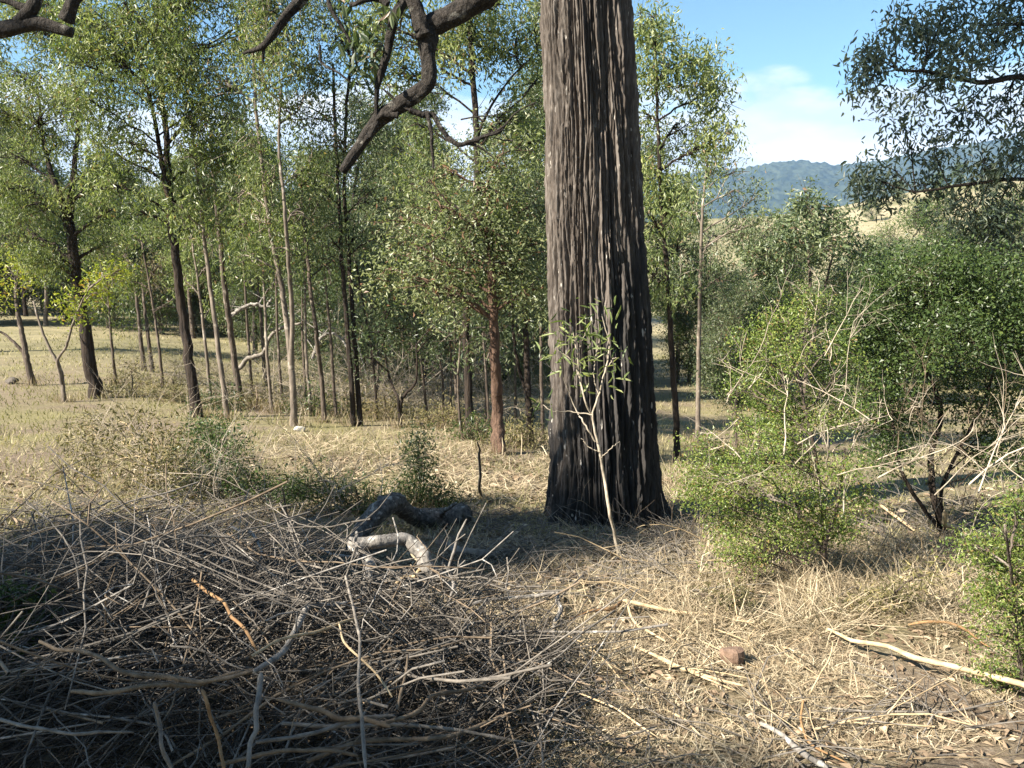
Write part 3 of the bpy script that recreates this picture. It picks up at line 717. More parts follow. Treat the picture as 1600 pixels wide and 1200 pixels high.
def px_tree(name, label, cat, trunks, lobes, bark, leafm, d=None, spread=0.35, group=None, **kw):
    base = G(*trunks[0][0][0]) if d is None else P(trunks[0][0][0][0], trunks[0][0][0][1], d)
    if d is not None: base[2] = gz(base[0], base[1])
    D = base[1]; BASES.append((base, trunks[0][1] * .42 / F * D))
    T_ = []
    for pts, w0, w1 in trunks:
        off = 0.0; L3 = []
        for k, (a, b) in enumerate(pts):
            L3.append(P(a, b, D + off)); off += rng.normal(0, 0.10)
        L3 = np.array(L3)
        if pts[0] == trunks[0][0][0]: L3[0] = base
        T_.append((L3, w0 * .42 / F * D, w1 * .42 / F * D))
    B = []
    for lo in lobes:
        a, b, r = lo[:3]; R = r / F * D
        B.append((P(a, b, D + (lo[3] if len(lo) > 3 else rng.normal(0, spread * 2.2 * R))), R))
    return plant(name, label, cat, base, T_, B, bark, leafm, group=group, **({'clump': .36, 'cl': .85, 'twig': .009, 'sig': .165, 'flat': 1.15, 'hang': .75, 'leaf': .078, 'aspect': .27} | kw))


def where(a):
    for lim, t in [(100, 'beyond the crooked yellow-leaved tree'), (220, 'beyond the leaning dark gum'), (330, 'behind the tallest dark gum'), (420, 'behind the thin pale sapling'), (500, 'behind the pale double-stemmed gum'),
                   (600, 'behind the black twin trunks'), (700, 'behind the small forked tree'), (800, 'behind the reddish bushy tree'), (945, 'half hidden by the huge trunk'), (1120, 'just right of the huge trunk'),
                   (1250, 'behind the bright green shrub'), (1400, 'below the mountain ridge'), (9999, 'behind the vine-smothered shrub')]:
        if a < lim: return t


GST = 'gum trees standing in the paddock edge'
px_tree('gum_tree', 'dark-trunked gum leaning at left edge of the stand, stout bare lower trunk', 'tree',
        [([(152, 622), (140, 560), (130, 500), (118, 420), (108, 350)], 25, 17), ([(108, 350), (96, 310), (80, 270), (68, 220), (60, 150)], 14, 4), ([(108, 350), (112, 300), (118, 250), (122, 190), (110, 100), (95, 20)], 13, 3)],
        [(60, 190, 58), (110, 160, 50), (25, 250, 48), (150, 265, 42), (55, 320, 40), (178, 330, 36), (12, 350, 34), (130, 300, 26), (85, 70, 50), (25, 110, 42), (140, 90, 40), (190, 280, 30), (60, 0, 50), (60, 400, 26), (0, 180, 40), (40, 40, 46), (130, 30, 44), (10, 290, 40), (100, 225, 40), (40, 370, 34), (170, 380, 26), (90, 400, 22)],
        'bark_black', 'gum', group=GST, n_each=58, tint_mu=0.55)
px_tree('gum_tree', 'tallest dark gum with twin leaders and broad bright crown at upper left', 'tree',
        [([(308, 652), (298, 580), (285, 490), (274, 400), (266, 320), (262, 240), (254, 160), (248, 60), (240, -60)], 21, 6), ([(266, 330), (252, 250), (238, 170), (222, 110), (210, 40)], 10, 3)],
        [(250, 60, 74), (180, 95, 60), (330, 80, 64), (145, 165, 46), (335, 175, 50), (235, 150, 44), (395, 130, 42), (200, 225, 36), (300, 10, 60), (195, 10, 60), (125, 105, 40), (340, 245, 34), (150, 230, 30), (290, 120, 50), (380, 60, 44), (260, -70, 70), (170, -60, 60), (340, -60, 60), (140, 40, 50), (220, 110, 50), (300, 190, 40), (180, 290, 30), (230, 270, 26), (310, 300, 26), (210, 330, 24), (430, 20, 40)],
        'bark_black', 'gum', group=GST, n_each=60)
px_tree('gum_tree', 'thin pale sapling gum with wavy stem right of the tallest dark one', 'tree',
        [([(355, 655), (346, 580), (336, 500), (322, 400), (312, 300), (302, 220)], 11, 5)],
        [(300, 250, 30), (330, 290, 28), (285, 330, 26), (345, 350, 22), (310, 200, 34)], 'bark_pale', 'gum', group=GST, n_each=30, leaf=0.10)
px_tree('gum_tree', 'slim grey-brown gum beside the thin pale sapling', 'tree',
        [([(378, 637), (366, 560), (354, 470), (344, 380), (336, 300), (330, 240)], 13, 6)],
        [(355, 230, 38), (372, 300, 34), (330, 270, 30), (390, 350, 28), (320, 380, 24), (370, 180, 36)], 'bark_brown', 'gum_dark', group=GST, n_each=30)
px_tree('gum_tree', 'pale double-stemmed gum beside the small white stone', 'tree',
        [([(461, 666), (457, 600), (452, 540), (440, 450), (424, 370), (412, 280), (402, 190), (398, 120)], 14, 5), ([(455, 570), (456, 480), (450, 400), (444, 310), (436, 230), (440, 130)], 10, 4)],
        [(405, 130, 52), (445, 60, 56), (465, 180, 46), (385, 215, 36), (430, 280, 34), (485, 260, 40), (400, 50, 48), (480, 110, 44), (440, -30, 60), (470, 330, 32), (410, 350, 26), (380, 300, 30), (450, 390, 26), (380, 400, 24), (350, 130, 40)], 'bark_pale', 'gum', group=GST, n_each=34)
px_tree('gum_tree', 'slender brown gum just right of the pale double-stemmed one', 'tree',
        [([(508, 660), (502, 590), (494, 520), (484, 440), (476, 360), (470, 290)], 10, 5)],
        [(492, 330, 38), (470, 400, 30), (520, 410, 32), (500, 270, 38), (460, 340, 30), (525, 350, 30)], 'bark_brown', 'gum_dark', group=GST, n_each=32)
px_tree('gum_tree', 'black twin-trunked gum standing centre of the stand', 'tree',
        [([(553, 665), (548, 590), (541, 500), (534, 400), (529, 300), (524, 200), (520, 100)], 11, 5), ([(563, 663), (558, 590), (552, 500), (545, 400), (538, 300), (540, 200), (548, 90)], 11, 5)],
        [(530, 225, 46), (582, 300, 46), (555, 130, 54), (498, 180, 40), (562, 370, 36), (500, 300, 34), (530, 60, 50), (590, 210, 40), (480, 110, 40), (580, 60, 44), (520, -20, 60), (600, 370, 34), (520, 380, 28)], 'bark_black', 'gum_dark', group=GST, n_each=34)
px_tree('gum_tree', 'tall dark gum whose crown shows behind the crooked hanging limb', 'tree',
        [([(735, 686), (732, 600), (728, 500), (735, 400), (745, 300), (744, 200), (738, 110), (733, 20), (730, -60)], 17, 8), ([(744, 215), (765, 170), (800, 120), (840, 80)], 6, 2), ([(745, 240), (775, 190), (820, 150)], 5, 2)],
        [(740, 50, 52), (805, 85, 44), (690, 110, 34), (795, 185, 36), (835, 45, 40), (690, 40, 44), (838, 225, 36), (655, 200, 36), (618, 120, 42), (600, 40, 54), (780, 10, 50), (640, 60, 40), (840, 130, 34), (730, -60, 60), (620, -40, 60), (640, 290, 34)], 'bark_black', 'gum', group=GST, n_each=56)
px_tree('bushy_tree', 'reddish stringy-barked tree with dense round bushy crown left of the huge trunk', 'tree',
        [([(779, 710), (777, 650), (774, 580), (771, 500), (768, 430), (764, 360), (762, 290)], 25, 9)],
        [(760, 295, 56), (690, 330, 56), (822, 330, 50), (640, 385, 50), (720, 400, 60), (800, 415, 54), (660, 440, 40), (762, 455, 34), (840, 385, 38), (700, 275, 42), (785, 245, 38), (602, 425, 32), (740, 350, 60), (830, 450, 30), (700, 450, 34), (625, 345, 34)], 'bark_red', 'bushy', group=None, n_each=62, leaf=0.056, aspect=0.42, hang=0.3, sig=0.18, sides=16, rough=0.16)
px_tree('gum_tree', 'dark forked gum close on the left of the huge trunk', 'tree',
        [([(828, 700), (826, 620), (822, 540), (818, 460), (815, 380)], 14, 8), ([(832, 640), (812, 580), (802, 520), (800, 440)], 8, 4)],
        [(830, 480, 28), (800, 500, 24), (845, 440, 30), (812, 400, 34)], 'bark_black', 'gum_dark', group=GST, n_each=26)
px_tree('gum_tree', 'dark slim gum just right of the huge trunk, tall narrow crown', 'tree',
        [([(1058, 722), (1056, 640), (1050, 560), (1046, 480), (1040, 400), (1034, 320), (1030, 240), (1026, 150), (1024, 60)], 13, 4)],
        [(1020, 62, 36), (1048, 112, 36), (1008, 180, 34), (1062, 195, 36), (1106, 150, 24), (1030, 260, 38), (1080, 245, 38), (1118, 222, 18), (1018, 340, 36), (1060, 392, 34), (1036, 440, 32), (1085, 100, 20), (1010, 110, 30), (1000, 420, 30), (1060, 320, 36), (1020, 30, 26)], 'bark_black', 'gum', group=GST, n_each=56, rare=0.03)
px_tree('gum_tree', 'slender white-stemmed gum right of the dark slim one', 'tree',
        [([(1090, 690), (1091, 620), (1092, 540), (1094, 450), (1096, 370), (1100, 300), (1106, 240)], 10, 3)],
        [(1112, 270, 30), (1082, 330, 34), (1148, 300, 32), (1180, 312, 24), (1120, 370, 36), (1160, 355, 32), (1090, 425, 34), (1132, 435, 34), (1150, 270, 20), (1190, 350, 26)], 'bark_pale', 'gum_dark', group=GST, n_each=32)
px_tree('young_tree', 'young multi-stemmed tree below the mountain ridge', 'tree',
        [([(1262, 560), (1262, 500), (1266, 440), (1262, 380), (1260, 320)], 9, 3), ([(1258, 545), (1240, 470), (1226, 420), (1212, 370)], 7, 3), ([(1266, 545), (1284, 470), (1296, 420), (1308, 370)], 7, 3)],
        [(1260, 322, 28), (1212, 352, 32), (1308, 352, 30), (1240, 382, 36), (1290, 388, 34), (1184, 398, 30), (1336, 396, 28), (1258, 300, 15), (1270, 360, 30), (1200, 430, 28), (1320, 430, 26)], 'bark_brown', 'gum_dark', d=19, n_each=30, leaf=0.12, aspect=0.36, hang=0.3)
# tree at the right edge: its limbs reach in from outside the frame, its leaves are in the shade
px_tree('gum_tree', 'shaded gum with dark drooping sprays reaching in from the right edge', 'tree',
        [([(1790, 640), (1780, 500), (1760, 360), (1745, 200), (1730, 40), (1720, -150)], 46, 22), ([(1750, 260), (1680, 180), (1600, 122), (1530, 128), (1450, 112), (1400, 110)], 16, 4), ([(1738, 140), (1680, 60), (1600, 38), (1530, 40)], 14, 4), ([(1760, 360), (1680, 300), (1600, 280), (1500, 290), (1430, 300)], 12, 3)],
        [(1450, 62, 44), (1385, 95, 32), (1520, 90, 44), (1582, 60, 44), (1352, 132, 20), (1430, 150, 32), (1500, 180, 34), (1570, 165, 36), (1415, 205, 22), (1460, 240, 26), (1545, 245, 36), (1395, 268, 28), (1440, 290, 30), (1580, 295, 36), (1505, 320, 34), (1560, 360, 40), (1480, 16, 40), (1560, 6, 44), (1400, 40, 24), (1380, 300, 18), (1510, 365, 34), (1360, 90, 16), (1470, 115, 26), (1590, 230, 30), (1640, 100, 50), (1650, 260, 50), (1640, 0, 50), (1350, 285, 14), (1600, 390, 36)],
        'bark_black', 'gum_shade', d=9.5, spread=0.5, n_each=28, leaf=0.08, aspect=0.28, hang=0.7, sig=0.135, cl=0.9, two=True, twig=0.005, clump=.8)
# small trees and saplings
px_tree('small_tree', 'small dark forked tree under the crowns beside the twin black trunks', 'tree',
        [([(626, 668), (624, 640), (622, 625), (612, 600), (604, 570), (600, 530)], 8, 3), ([(624, 640), (630, 620), (648, 600), (652, 575), (650, 540)], 7, 3)],
        [(590, 520, 34), (630, 510, 36), (672, 530, 30), (570, 560, 28), (650, 560, 26), (610, 470, 30), (690, 500, 26)], 'bark_black', 'gum_dark', n_each=28, leaf=0.075, hang=0.3, sig=0.16, tint_mu=0.35)
px_tree('small_tree', 'small crooked tree with yellow leaves at the left frame edge', 'tree',
        [([(50, 602), (44, 570), (36, 530), (28, 490), (24, 450)], 13, 6), ([(40, 555), (22, 535), (4, 520), (-14, 512)], 7, 3)],
        [(14, 420, 22), (32, 405, 16), (5, 460, 16), (50, 440, 14)], 'bark_brown', 'yellow', n_each=14, leaf=0.08, aspect=0.4, hang=0.3, sig=0.14, nsub=7, clump=1.0)
px_tree('small_tree', 'pale forked sapling with a spray of yellow-green leaves in front of the dark leaning gum', 'tree',
        [([(100, 628), (98, 600), (92, 570), (78, 545), (62, 505), (52, 470)], 9, 3), ([(96, 590), (90, 565), (104, 540), (112, 512), (124, 480), (140, 450)], 6, 3)],
        [(110, 470, 18), (140, 445, 22), (170, 430, 18), (125, 490, 14), (160, 455, 16), (185, 425, 10)], 'bark_pale', 'yellow', n_each=15, leaf=0.08, aspect=0.36, hang=0.3, sig=0.14, nsub=8, tint_mu=0.35, clump=1.0)
px_tree('small_tree', 'grey double-stemmed sapling deeper in the paddock behind the dark leaning gum', 'tree',
        [([(226, 580), (220, 530), (214, 470), (208, 420)], 9, 4), ([(238, 578), (232, 530), (226, 480), (222, 440)], 8, 4)],
        [(205, 430, 26), (232, 410, 28), (190, 400, 24), (250, 450, 22)], 'bark_brown', 'olive', n_each=18, leaf=0.085, sig=0.2)
px_tree('small_tree', 'slim brown sapling leaning in front of the pale dead limbs', 'tree',
        [([(417, 618), (412, 560), (408, 500), (402, 440), (398, 400)], 8, 4)],
        [(400, 400, 26), (420, 430, 20), (385, 440, 20)], 'bark_brown', 'gum', n_each=18)

# young stems packed between the reddish tree and the small dark tree
for k, (a, b, top, w) in enumerate([(704, 662, 470, 6), (716, 668, 480, 7), (722, 690, 520, 6), (758, 664, 500, 6), (764, 676, 520, 5), (848, 694, 500, 8), (692, 655, 520, 5), (590, 640, 480, 6), (806, 660, 500, 6), (480, 640, 450, 6)]):
    px_tree('young_gum', 'slender dark young stem, %s, foot at the brush line' % where(a) if b < 680 else 'slender dark young stem rooted nearer, %s' % where(a), 'tree',
            [([(a, b), (a - 2 + rng.normal(0, 3), (b + top) / 2), (a - 5 + rng.normal(0, 5), top)], w, w * .6)],
            [(a - 6, top - 5, 26), (a + 12, top + 20, 18)], 'bark_brown', 'gum_dark', n_each=22, group='young stems in the middle of the stand', leaf=0.085, sig=0.17)

for a, b, top, w, bk, lab in [(330, 632, 380, 7, 'bark_pale', 'thin pale stem just left of the thin wavy sapling'), (425, 645, 350, 7, 'bark_pale', 'thin pale stem left of the double-stemmed gum'), (442, 640, 300, 6, 'bark_brown', 'thin brown stem touching the double-stemmed gum'),
                          (486, 648, 330, 7, 'bark_pale', 'pale thin stem between double-stemmed gum and its slender brown neighbour'), (525, 652, 300, 7, 'bark_brown', 'slim brown stem left of the black twin trunks'), (590, 655, 380, 6, 'bark_black', 'dark thin stem right of the black twin trunks'),
                          (395, 628, 300, 6, 'bark_brown', 'thin brown stem left of the slim sapling by the dead limbs'), (255, 606, 380, 6, 'bark_brown', 'thin stem left of the tallest dark gum'), (182, 600, 400, 6, 'bark_brown', 'thin stem right of the leaning dark gum'), (668, 660, 420, 6, 'bark_brown', 'thin stem right of the small forked tree')]:
    q = rng.normal(0, 8)
    px_tree('young_gum', lab, 'tree', [([(a, b), (a - 8, (b * 2 + top) / 3), (a - 14 + q * .5, (b + top * 2) / 3), (a - 22 + q, top)], w, w * .5)],
            [(a - 24 + q, top - 10, 30), (a - 8, top + 40, 24), (a - 36 + q, top + 60, 22), (a + 2, top + 100, 18)], bk, 'gum' if bk != 'bark_black' else 'gum_dark', n_each=30, group='young stems of the stand', sig=.15)

# ------------------------------------------------------------------ background trees: a few kinds, copied
def gum_proto(h, w, leafm, bark, seed, lowest=0.35, leaf=0.15, n_each=24, nl=16, label='', r=0.13):
    global rng
    keep = rng; rng = np.random.default_rng(seed)
    tr = [(np.array([[0, 0, 0], [rng.normal(0, .1), rng.normal(0, .1), h * .3], [rng.normal(0, .25), rng.normal(0, .25), h * .6], [rng.normal(0, .3), rng.normal(0, .3), h * .95]]), r, r * .25)]
    lobes = []
    for k in range(nl):
        z = h * (lowest + (1 - lowest) * (k + .5) / nl); prof = math.sin(math.pi * (0.18 + 0.72 * (k + .5) / nl)); a = k * 2.4 + rng.normal(0, .4)
        rr = w * prof * rng.uniform(.35, .95); lobes.append((np.array([rr * math.cos(a), rr * math.sin(a), z]), w * rng.uniform(.28, .48)))
    o = plant('gum_tree', label, 'tree', (0, 0, 0), tr, lobes, bark, leafm, leaf=leaf, n_each=n_each, sig=0.27, nsub=26, twig=0.01, hang=.6, aspect=0.3, clump=.6)
    rng = keep
    return o


LB = 'slender gum tree deep in the wood behind the front row of trunks'
LU = 'low bushy tree filling the gaps beneath the wood behind the front row'
LR = 'bushy tree along the valley floor behind the right-hand thicket'
LF = 'low bushy tree in the belt closing the far end of the paddock'
protos = [gum_proto(10, 1.7, 'gum', 'bark_brown', 1, .30, label=LB), gum_proto(11, 1.5, 'gum_dark', 'bark_black', 2, .38, label=LB),
          gum_proto(8.5, 1.5, 'gum', 'bark_pale', 3, .30, label=LB, r=0.09)]
bushes = [gum_proto(3.6, 1.5, 'gum_dark', 'bark_brown', 5, .12, leaf=0.10, n_each=34, nl=14, label=LU, r=0.06), gum_proto(4.4, 1.6, 'thicket', 'bark_brown', 6, .12, leaf=0.10, n_each=34, nl=14, label=LU, r=0.07)]
used = set()


def place(pr, x, y, s, label, group):
    sc = (s * rng.uniform(.9, 1.1), s * rng.uniform(.9, 1.1), s * rng.uniform(.92, 1.08)); loc = (x, y, gz(x, y) - 0.05); rz = rng.uniform(0, 6.28)
    if id(pr) in used: return copy_tree(pr, loc, rz, sc, label, group)
    used.add(id(pr)); pr.location = loc; pr.rotation_euler = (0, 0, rz); pr.scale = sc; pr['label'] = label; pr['group'] = group
    return pr


for a, d_, k, s in [(-20, 24, 0, .9), (70, 34, 2, .9), (20, 42, 1, .8), (395, 27, 0, .7), (505, 26, 2, .75),
                    (580, 21, 1, .62), (610, 24, 0, .7), (660, 18, 1, .55), (680, 27, 2, .8), (790, 20, 1, .6), (840, 24, 0, .8),
                    (300, 32, 0, .72), (1000, 21, 1, .62), (1060, 26, 0, .6), (130, 50, 0, .7), (880, 22, 1, .9), (930, 28, 0, .9)]:
    place(protos[k], (a - 800) / F * d_, d_, s, '%s gum tree deep in the wood, %s' % (['leafy', 'dark', 'pale-stemmed'][k], where(a)), 'gum trees deep in the wood')
for a, d_, k, s in [(600, 18, 0, .85), (560, 21, 1, .9), (680, 20, 0, .9), (760, 19, 1, .8), (830, 20, 0, .95), (500, 22, 0, .9), (720, 24, 1, 1.0), (640, 26, 0, 1.1), (450, 27, 1, .9), (800, 26, 1, 1.1),
                    (540, 30, 1, 1.2), (390, 32, 0, 1.0), (860, 24, 0, 1.0)]:
    place(bushes[k], (a - 800) / F * d_, d_, s, '%s bushy tree under the wood, %s' % ('low' if k == 0 else 'greener', where(a)), 'low bushy trees beneath the wood')
for a, d_, k, s in [(1080, 26, 1, .85), (1150, 20, 0, .75), (1210, 25, 1, .9), (1130, 32, 0, 1.0), (1300, 22, 0, .8), (1360, 26, 1, .9), (1420, 30, 0, 1.1), (1500, 24, 1, 1.0), (1580, 28, 0, 1.2), (1240, 34, 1, 1.1), (1340, 38, 0, 1.1), (1640, 22, 1, 1.0), (1440, 46, 1, 1.5), (1540, 50, 0, 1.7), (1390, 40, 0, 1.15), (1600, 36, 1, 1.5)]:
    place(bushes[k], (a - 800) / F * d_, d_, s, '%s bushy tree on the valley floor, %s' % ('nearer' if d_ < 27 else 'farther', where(a)), 'bushy trees on the valley floor')
for k in range(52):
    a = -170 + k * 20 + rng.normal(0, 8); d_ = rng.uniform(32, 48)
    if k % 3 == 1: place(protos[k % 2], (a - 800) / F * d_, d_ + 8, rng.uniform(.6, .85), 'slender tree in the far belt of the paddock, ' + where(a), 'far belt of trees')
    else: place(bushes[k % 2], (a - 800) / F * d_, d_, rng.uniform(1.1, 1.8), '%s tree in the far belt of the paddock, %s' % ('dull bushy' if k % 2 == 0 else 'green bushy', where(a)), 'far belt of trees')
for k, (a, d_) in enumerate([(1390, 150), (1450, 140), (1530, 130), (1480, 160), (1590, 150), (1350, 120), (1430, 110)]):
    place(bushes[k % 2], (a - 800) / F * d_, d_, rng.uniform(.7, 1.2), 'small dark tree dotted on the bare tan hillside', 'trees on the bare hill')

for k, (x_, y_, s_) in enumerate([(-2.5, -5.5, .8), (1.5, -4.5, .75), (4.5, -5.5, .9), (7.5, -2.0, .8), (0.0, -9, 1.0), (6.0, -10, 1.0), (10, 1.0, .8)]):  # unseen trees added behind the camera to cut sky light on the foreground
    place(protos[k % 3], x_, y_, s_, 'unseen gum tree added behind the viewer to shade the foreground', 'shading gum trees added behind the viewer')
for k, (x_, y_, s_) in enumerate([(-0.5, -3.6, .8), (3.0, -3.0, .8), (-4.0, -6.5, 1.0), (6, -5, 1.0)]):  # out-of-view bushes added to dim the foreground further
    place(bushes[k % 2], x_, y_, s_, 'unseen low bushy tree added behind the viewer to block sky light', 'shading bushy trees added behind the viewer')

# the tree that shades the foreground: trunk outside the frame on the left, two limbs reaching into the top left corner
def build_shade_tree():
    b = np.array([-9.6, -0.6, 0]); b[2] = gz(b[0], b[1])
    tg = []
    for x in np.arange(-3.9, 0.3, 0.60):
        for y in np.arange(1.8, 5.3 + 0.22 * x, 0.64):
            if x > -0.75 and 2.2 < y < 4.9: continue
            tg.append((x, y))
    for x in np.arange(0.3, 2.4, 0.6): tg += [(x + .2, 1.3), (x + .2, 1.9)]
    tg += [(0.1, 5.3), (0.2, 5.7), (-0.5, 5.9), (-1.2, 5.9), (0.6, 5.5), (0.65, 6.0), (-2.6, 5.3)]
    lobes = []
    for x, y in tg:
        if rng.random() < 0.06: continue
        t = rng.uniform(11, 14.5); c = np.array([x + rng.normal(0, .14), y + rng.normal(0, .14), gz(x, y)]) + SUN * t
        lobes.append((c, 0.42))
    o = plant('shade_tree', 'overhanging tree with gnarled grey limbs in the top left corner', 'tree', b,
              [(np.array([b, b + [0.1, 0, 2.5], b + [-.2, -.3, 5.0], b + [-.4, -1.4, 8.0]]), 0.28, 0.10)], lobes, 'bark_limb', 'gum_dark', leaf=0.11, n_each=34, sig=0.19, nsub=24, twig=0.007)
    mb = MB(); d = 4.4
    def pl(pts): return [P(a, c, d) for a, c in pts]
    for pts, w in [([b + [0, 0, 3.2], np.array([-6.0, 1.6, 3.6])] + pl([(-120, 20), (0, 46), (40, 36), (80, 28), (104, 36), (112, 50)]), [90, 60, 30, 24, 21, 19, 24, 15]),
                   (pl([(104, 34), (112, 10), (128, -22), (150, -120)]), [22, 18, 17, 12]),
                   (pl([(28, 36), (48, 14), (56, -12), (52, -60)]), [18, 20, 18, 14]),
                   (pl([(40, 14), (18, 4), (-20, -6)]), [13, 9, 8])]:
        Q, R = smooth_line(np.array(pts), np.array(w) / 2 / F * d, 46); mb.barky(Q + np.cumsum(rng.standard_normal(Q.shape), 0) * R[:, None] * .03, R * (1 + .15 * (rng.random(46) - .5)), 24, 0.6, .18)
    mb.build('limb', M['bark_limb'], o)


build_shade_tree()

# ------------------------------------------------------------------ shrubs
def px_shrub(label, base, stems, lobes, leafm, d=None, cat='shrub', name='shrub', bark='bark_brown', dead=None, dmat='twig_pale', **kw):
    kw.setdefault('clump', .8); kw.setdefault('cl', 1.0); kw.setdefault('flat', .8); kw.setdefault('leaf', 0.03); kw.setdefault('aspect', 0.5); kw.setdefault('hang', 0.1); kw.setdefault('sig', 0.075); kw.setdefault('n_each', 34); kw.setdefault('twig', 0.003)
    o = px_tree(name, label, cat, [([base] + s[0], s[1], s[2]) for s in stems], lobes, bark, leafm, d=d, sides=6, **kw)
    D = o.location[1]
    if dead:
        mb = MB()
        for (a, c, n, L, r) in dead:
            twig_tangle(mb, P(a, c, D - rng.uniform(.05, .42)), n, L, r, up=.6, spread=.55, kids=4)
        tag(mb.build('dead_twigs', M[dmat], o), kind='stuff')
    return o


px_shrub('bright green small-leaved shrub with a crest of bare pale twigs, right of the huge trunk', (1290, 905),
         [([(1288, 850), (1285, 800), (1275, 720), (1250, 600)], 11, 5), ([(1280, 850), (1240, 800), (1200, 740)], 8, 4), ([(1290, 850), (1310, 780), (1320, 700)], 8, 4)],
         [(1120, 740, 46), (1160, 790, 52), (1130, 820, 34), (1200, 830, 50), (1240, 790, 52), (1290, 800, 42), (1180, 720, 44), (1240, 720, 44), (1160, 660, 38), (1210, 640, 38), (1190, 580, 34), (1250, 640, 36), (1170, 860, 28), (1230, 560, 32), (1310, 740, 34), (1100, 700, 22), (1090, 760, 22), (1200, 520, 28), (1260, 480, 30), (1160, 540, 24), (1320, 830, 24), (1280, 600, 26), (1135, 870, 20), (1080, 730, 20), (1110, 780, 34), (1150, 740, 40), (1290, 660, 34), (1320, 640, 28), (1300, 540, 28), (1230, 500, 28), (1190, 630, 30), (1330, 580, 24), (1150, 600, 26), (1260, 830, 34), (1220, 680, 36), (1340, 780, 20)],
         'bright', n_each=58, leaf=0.0175, sig=0.062, spread=0.7, rare=0.06, tint_mu=.55, cl=1.15,
         dead=[(1230, 720, 3, .45, .0042), (1270, 700, 4, .45, .0042), (1220, 620, 3, .4, .0036), (1300, 740, 4, .5, .0045), (1330, 720, 3, .42, .004), (1260, 790, 4, .38, .0036), (1270, 560, 3, .33, .003), (1310, 640, 3, .4, .0036), (1240, 560, 3, .36, .0032), (1200, 760, 3, .36, .0036)])
px_shrub('green feathery shrub filling the lower right edge', (1600, 1080),
         [([(1590, 1000), (1580, 900), (1570, 820)], 10, 4), ([(1610, 1000), (1640, 900)], 10, 4)],
         [(1570, 830, 40), (1600, 800, 44), (1545, 870, 30), (1590, 890, 46), (1560, 930, 38), (1600, 960, 46), (1550, 990, 34), (1590, 1030, 46), (1550, 1050, 26), (1600, 1090, 40), (1640, 860, 60), (1650, 980, 60), (1535, 930, 18), (1520, 850, 14), (1640, 1080, 60)],
         'bright', n_each=60, leaf=0.0155, aspect=0.4, sig=0.05, spread=0.5, rare=0.06, tint_mu=0.55,
         dead=[(1590, 780, 6, .5, .004), (1600, 900, 4, .4, .003)])
px_shrub('dark vine-smothered shrub on several crooked stems at the right', (1478, 838),
         [([(1460, 780), (1455, 720), (1470, 640), (1440, 560), (1430, 480)], 15, 6), ([(1440, 790), (1410, 740), (1395, 660), (1400, 560)], 9, 4), ([(1470, 770), (1500, 700), (1540, 620), (1560, 540)], 9, 4)],
         [(1410, 476, 60), (1480, 456, 64), (1550, 466, 60), (1380, 518, 46), (1440, 528, 52), (1510, 518, 56), (1580, 518, 54), (1410, 568, 38), (1470, 578, 36), (1540, 578, 36), (1600, 476, 54), (1390, 608, 24), (1440, 436, 40), (1520, 426, 44), (1620, 548, 50), (1590, 598, 30), (1350, 496, 24), (1365, 568, 22), (1395, 648, 18), (1430, 618, 18), (1490, 628, 16), (1560, 628, 20), (1330, 528, 18), (1385, 660, 22), (1400, 705, 20), (1370, 720, 16), (1570, 660, 26), (1600, 710, 26), (1340, 640, 22), (1540, 700, 16), (1360, 600, 26), (1370, 446, 20), (1420, 416, 20), (1480, 411, 22), (1575, 421, 26)],
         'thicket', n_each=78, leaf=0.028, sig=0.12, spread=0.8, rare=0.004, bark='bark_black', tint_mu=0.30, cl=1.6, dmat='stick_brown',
         dead=[(1460, 750, 4, .45, .005), (1420, 720, 4, .4, .0045), (1500, 700, 4, .4, .0045), (1390, 450, 3, .35, .003), (1400, 660, 4, .35, .0035), (1540, 670, 4, .35, .0035), (1480, 800, 4, .35, .0045)])
px_shrub('bare pale-twigged dead bush at the right edge above the feathery shrub', (1600, 830),
         [([(1595, 760), (1585, 700)], 6, 4)], [], 'bright', n_each=0,
         dead=[(1625, 780, 5, .42, .004), (1605, 790, 4, .36, .0035), (1650, 720, 5, .42, .004)])
px_shrub('dull green shrub behind the bright one, between huge trunk and thicket', (1150, 700),
         [([(1150, 640), (1160, 560)], 8, 4)], [(1130, 590, 30), (1170, 560, 36), (1150, 620, 30), (1200, 500, 40), (1250, 470, 44), (1300, 480, 44), (1340, 520, 36), (1310, 560, 36), (1220, 560, 34)],
         'thicket', n_each=34, leaf=0.045, sig=0.10, tint_mu=0.6, spread=.6)
px_shrub('dry olive-yellow shrub in the sun at the left', (235, 760),
         [([(240, 720), (235, 680)], 5, 3), ([(220, 720), (190, 690)], 4, 2), ([(250, 720), (280, 690)], 4, 2)],
         [(140, 670, 36), (190, 660, 40), (240, 680, 42), (160, 710, 36), (220, 720, 40), (280, 700, 36), (120, 720, 26), (270, 740, 30)], 'olive', n_each=30, leaf=0.05, aspect=.28, sig=0.13, spread=.7, bark='stick_tan',
         dead=[(200, 740, 8, .8, .004), (250, 740, 8, .8, .004), (150, 740, 6, .6, .004)])
px_shrub('dark green low shrub at the shade edge below the tallest dark gum', (330, 770),
         [([(328, 740), (325, 690)], 5, 3), ([(338, 740), (355, 700)], 4, 2)],
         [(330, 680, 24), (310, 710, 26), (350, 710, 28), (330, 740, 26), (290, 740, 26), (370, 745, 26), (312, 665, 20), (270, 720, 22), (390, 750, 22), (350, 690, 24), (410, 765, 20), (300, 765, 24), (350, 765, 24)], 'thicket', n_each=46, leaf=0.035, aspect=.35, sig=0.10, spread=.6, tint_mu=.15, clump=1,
         dead=[(330, 760, 10, .8, .004), (370, 760, 8, .6, .004), (290, 760, 8, .7, .004)])
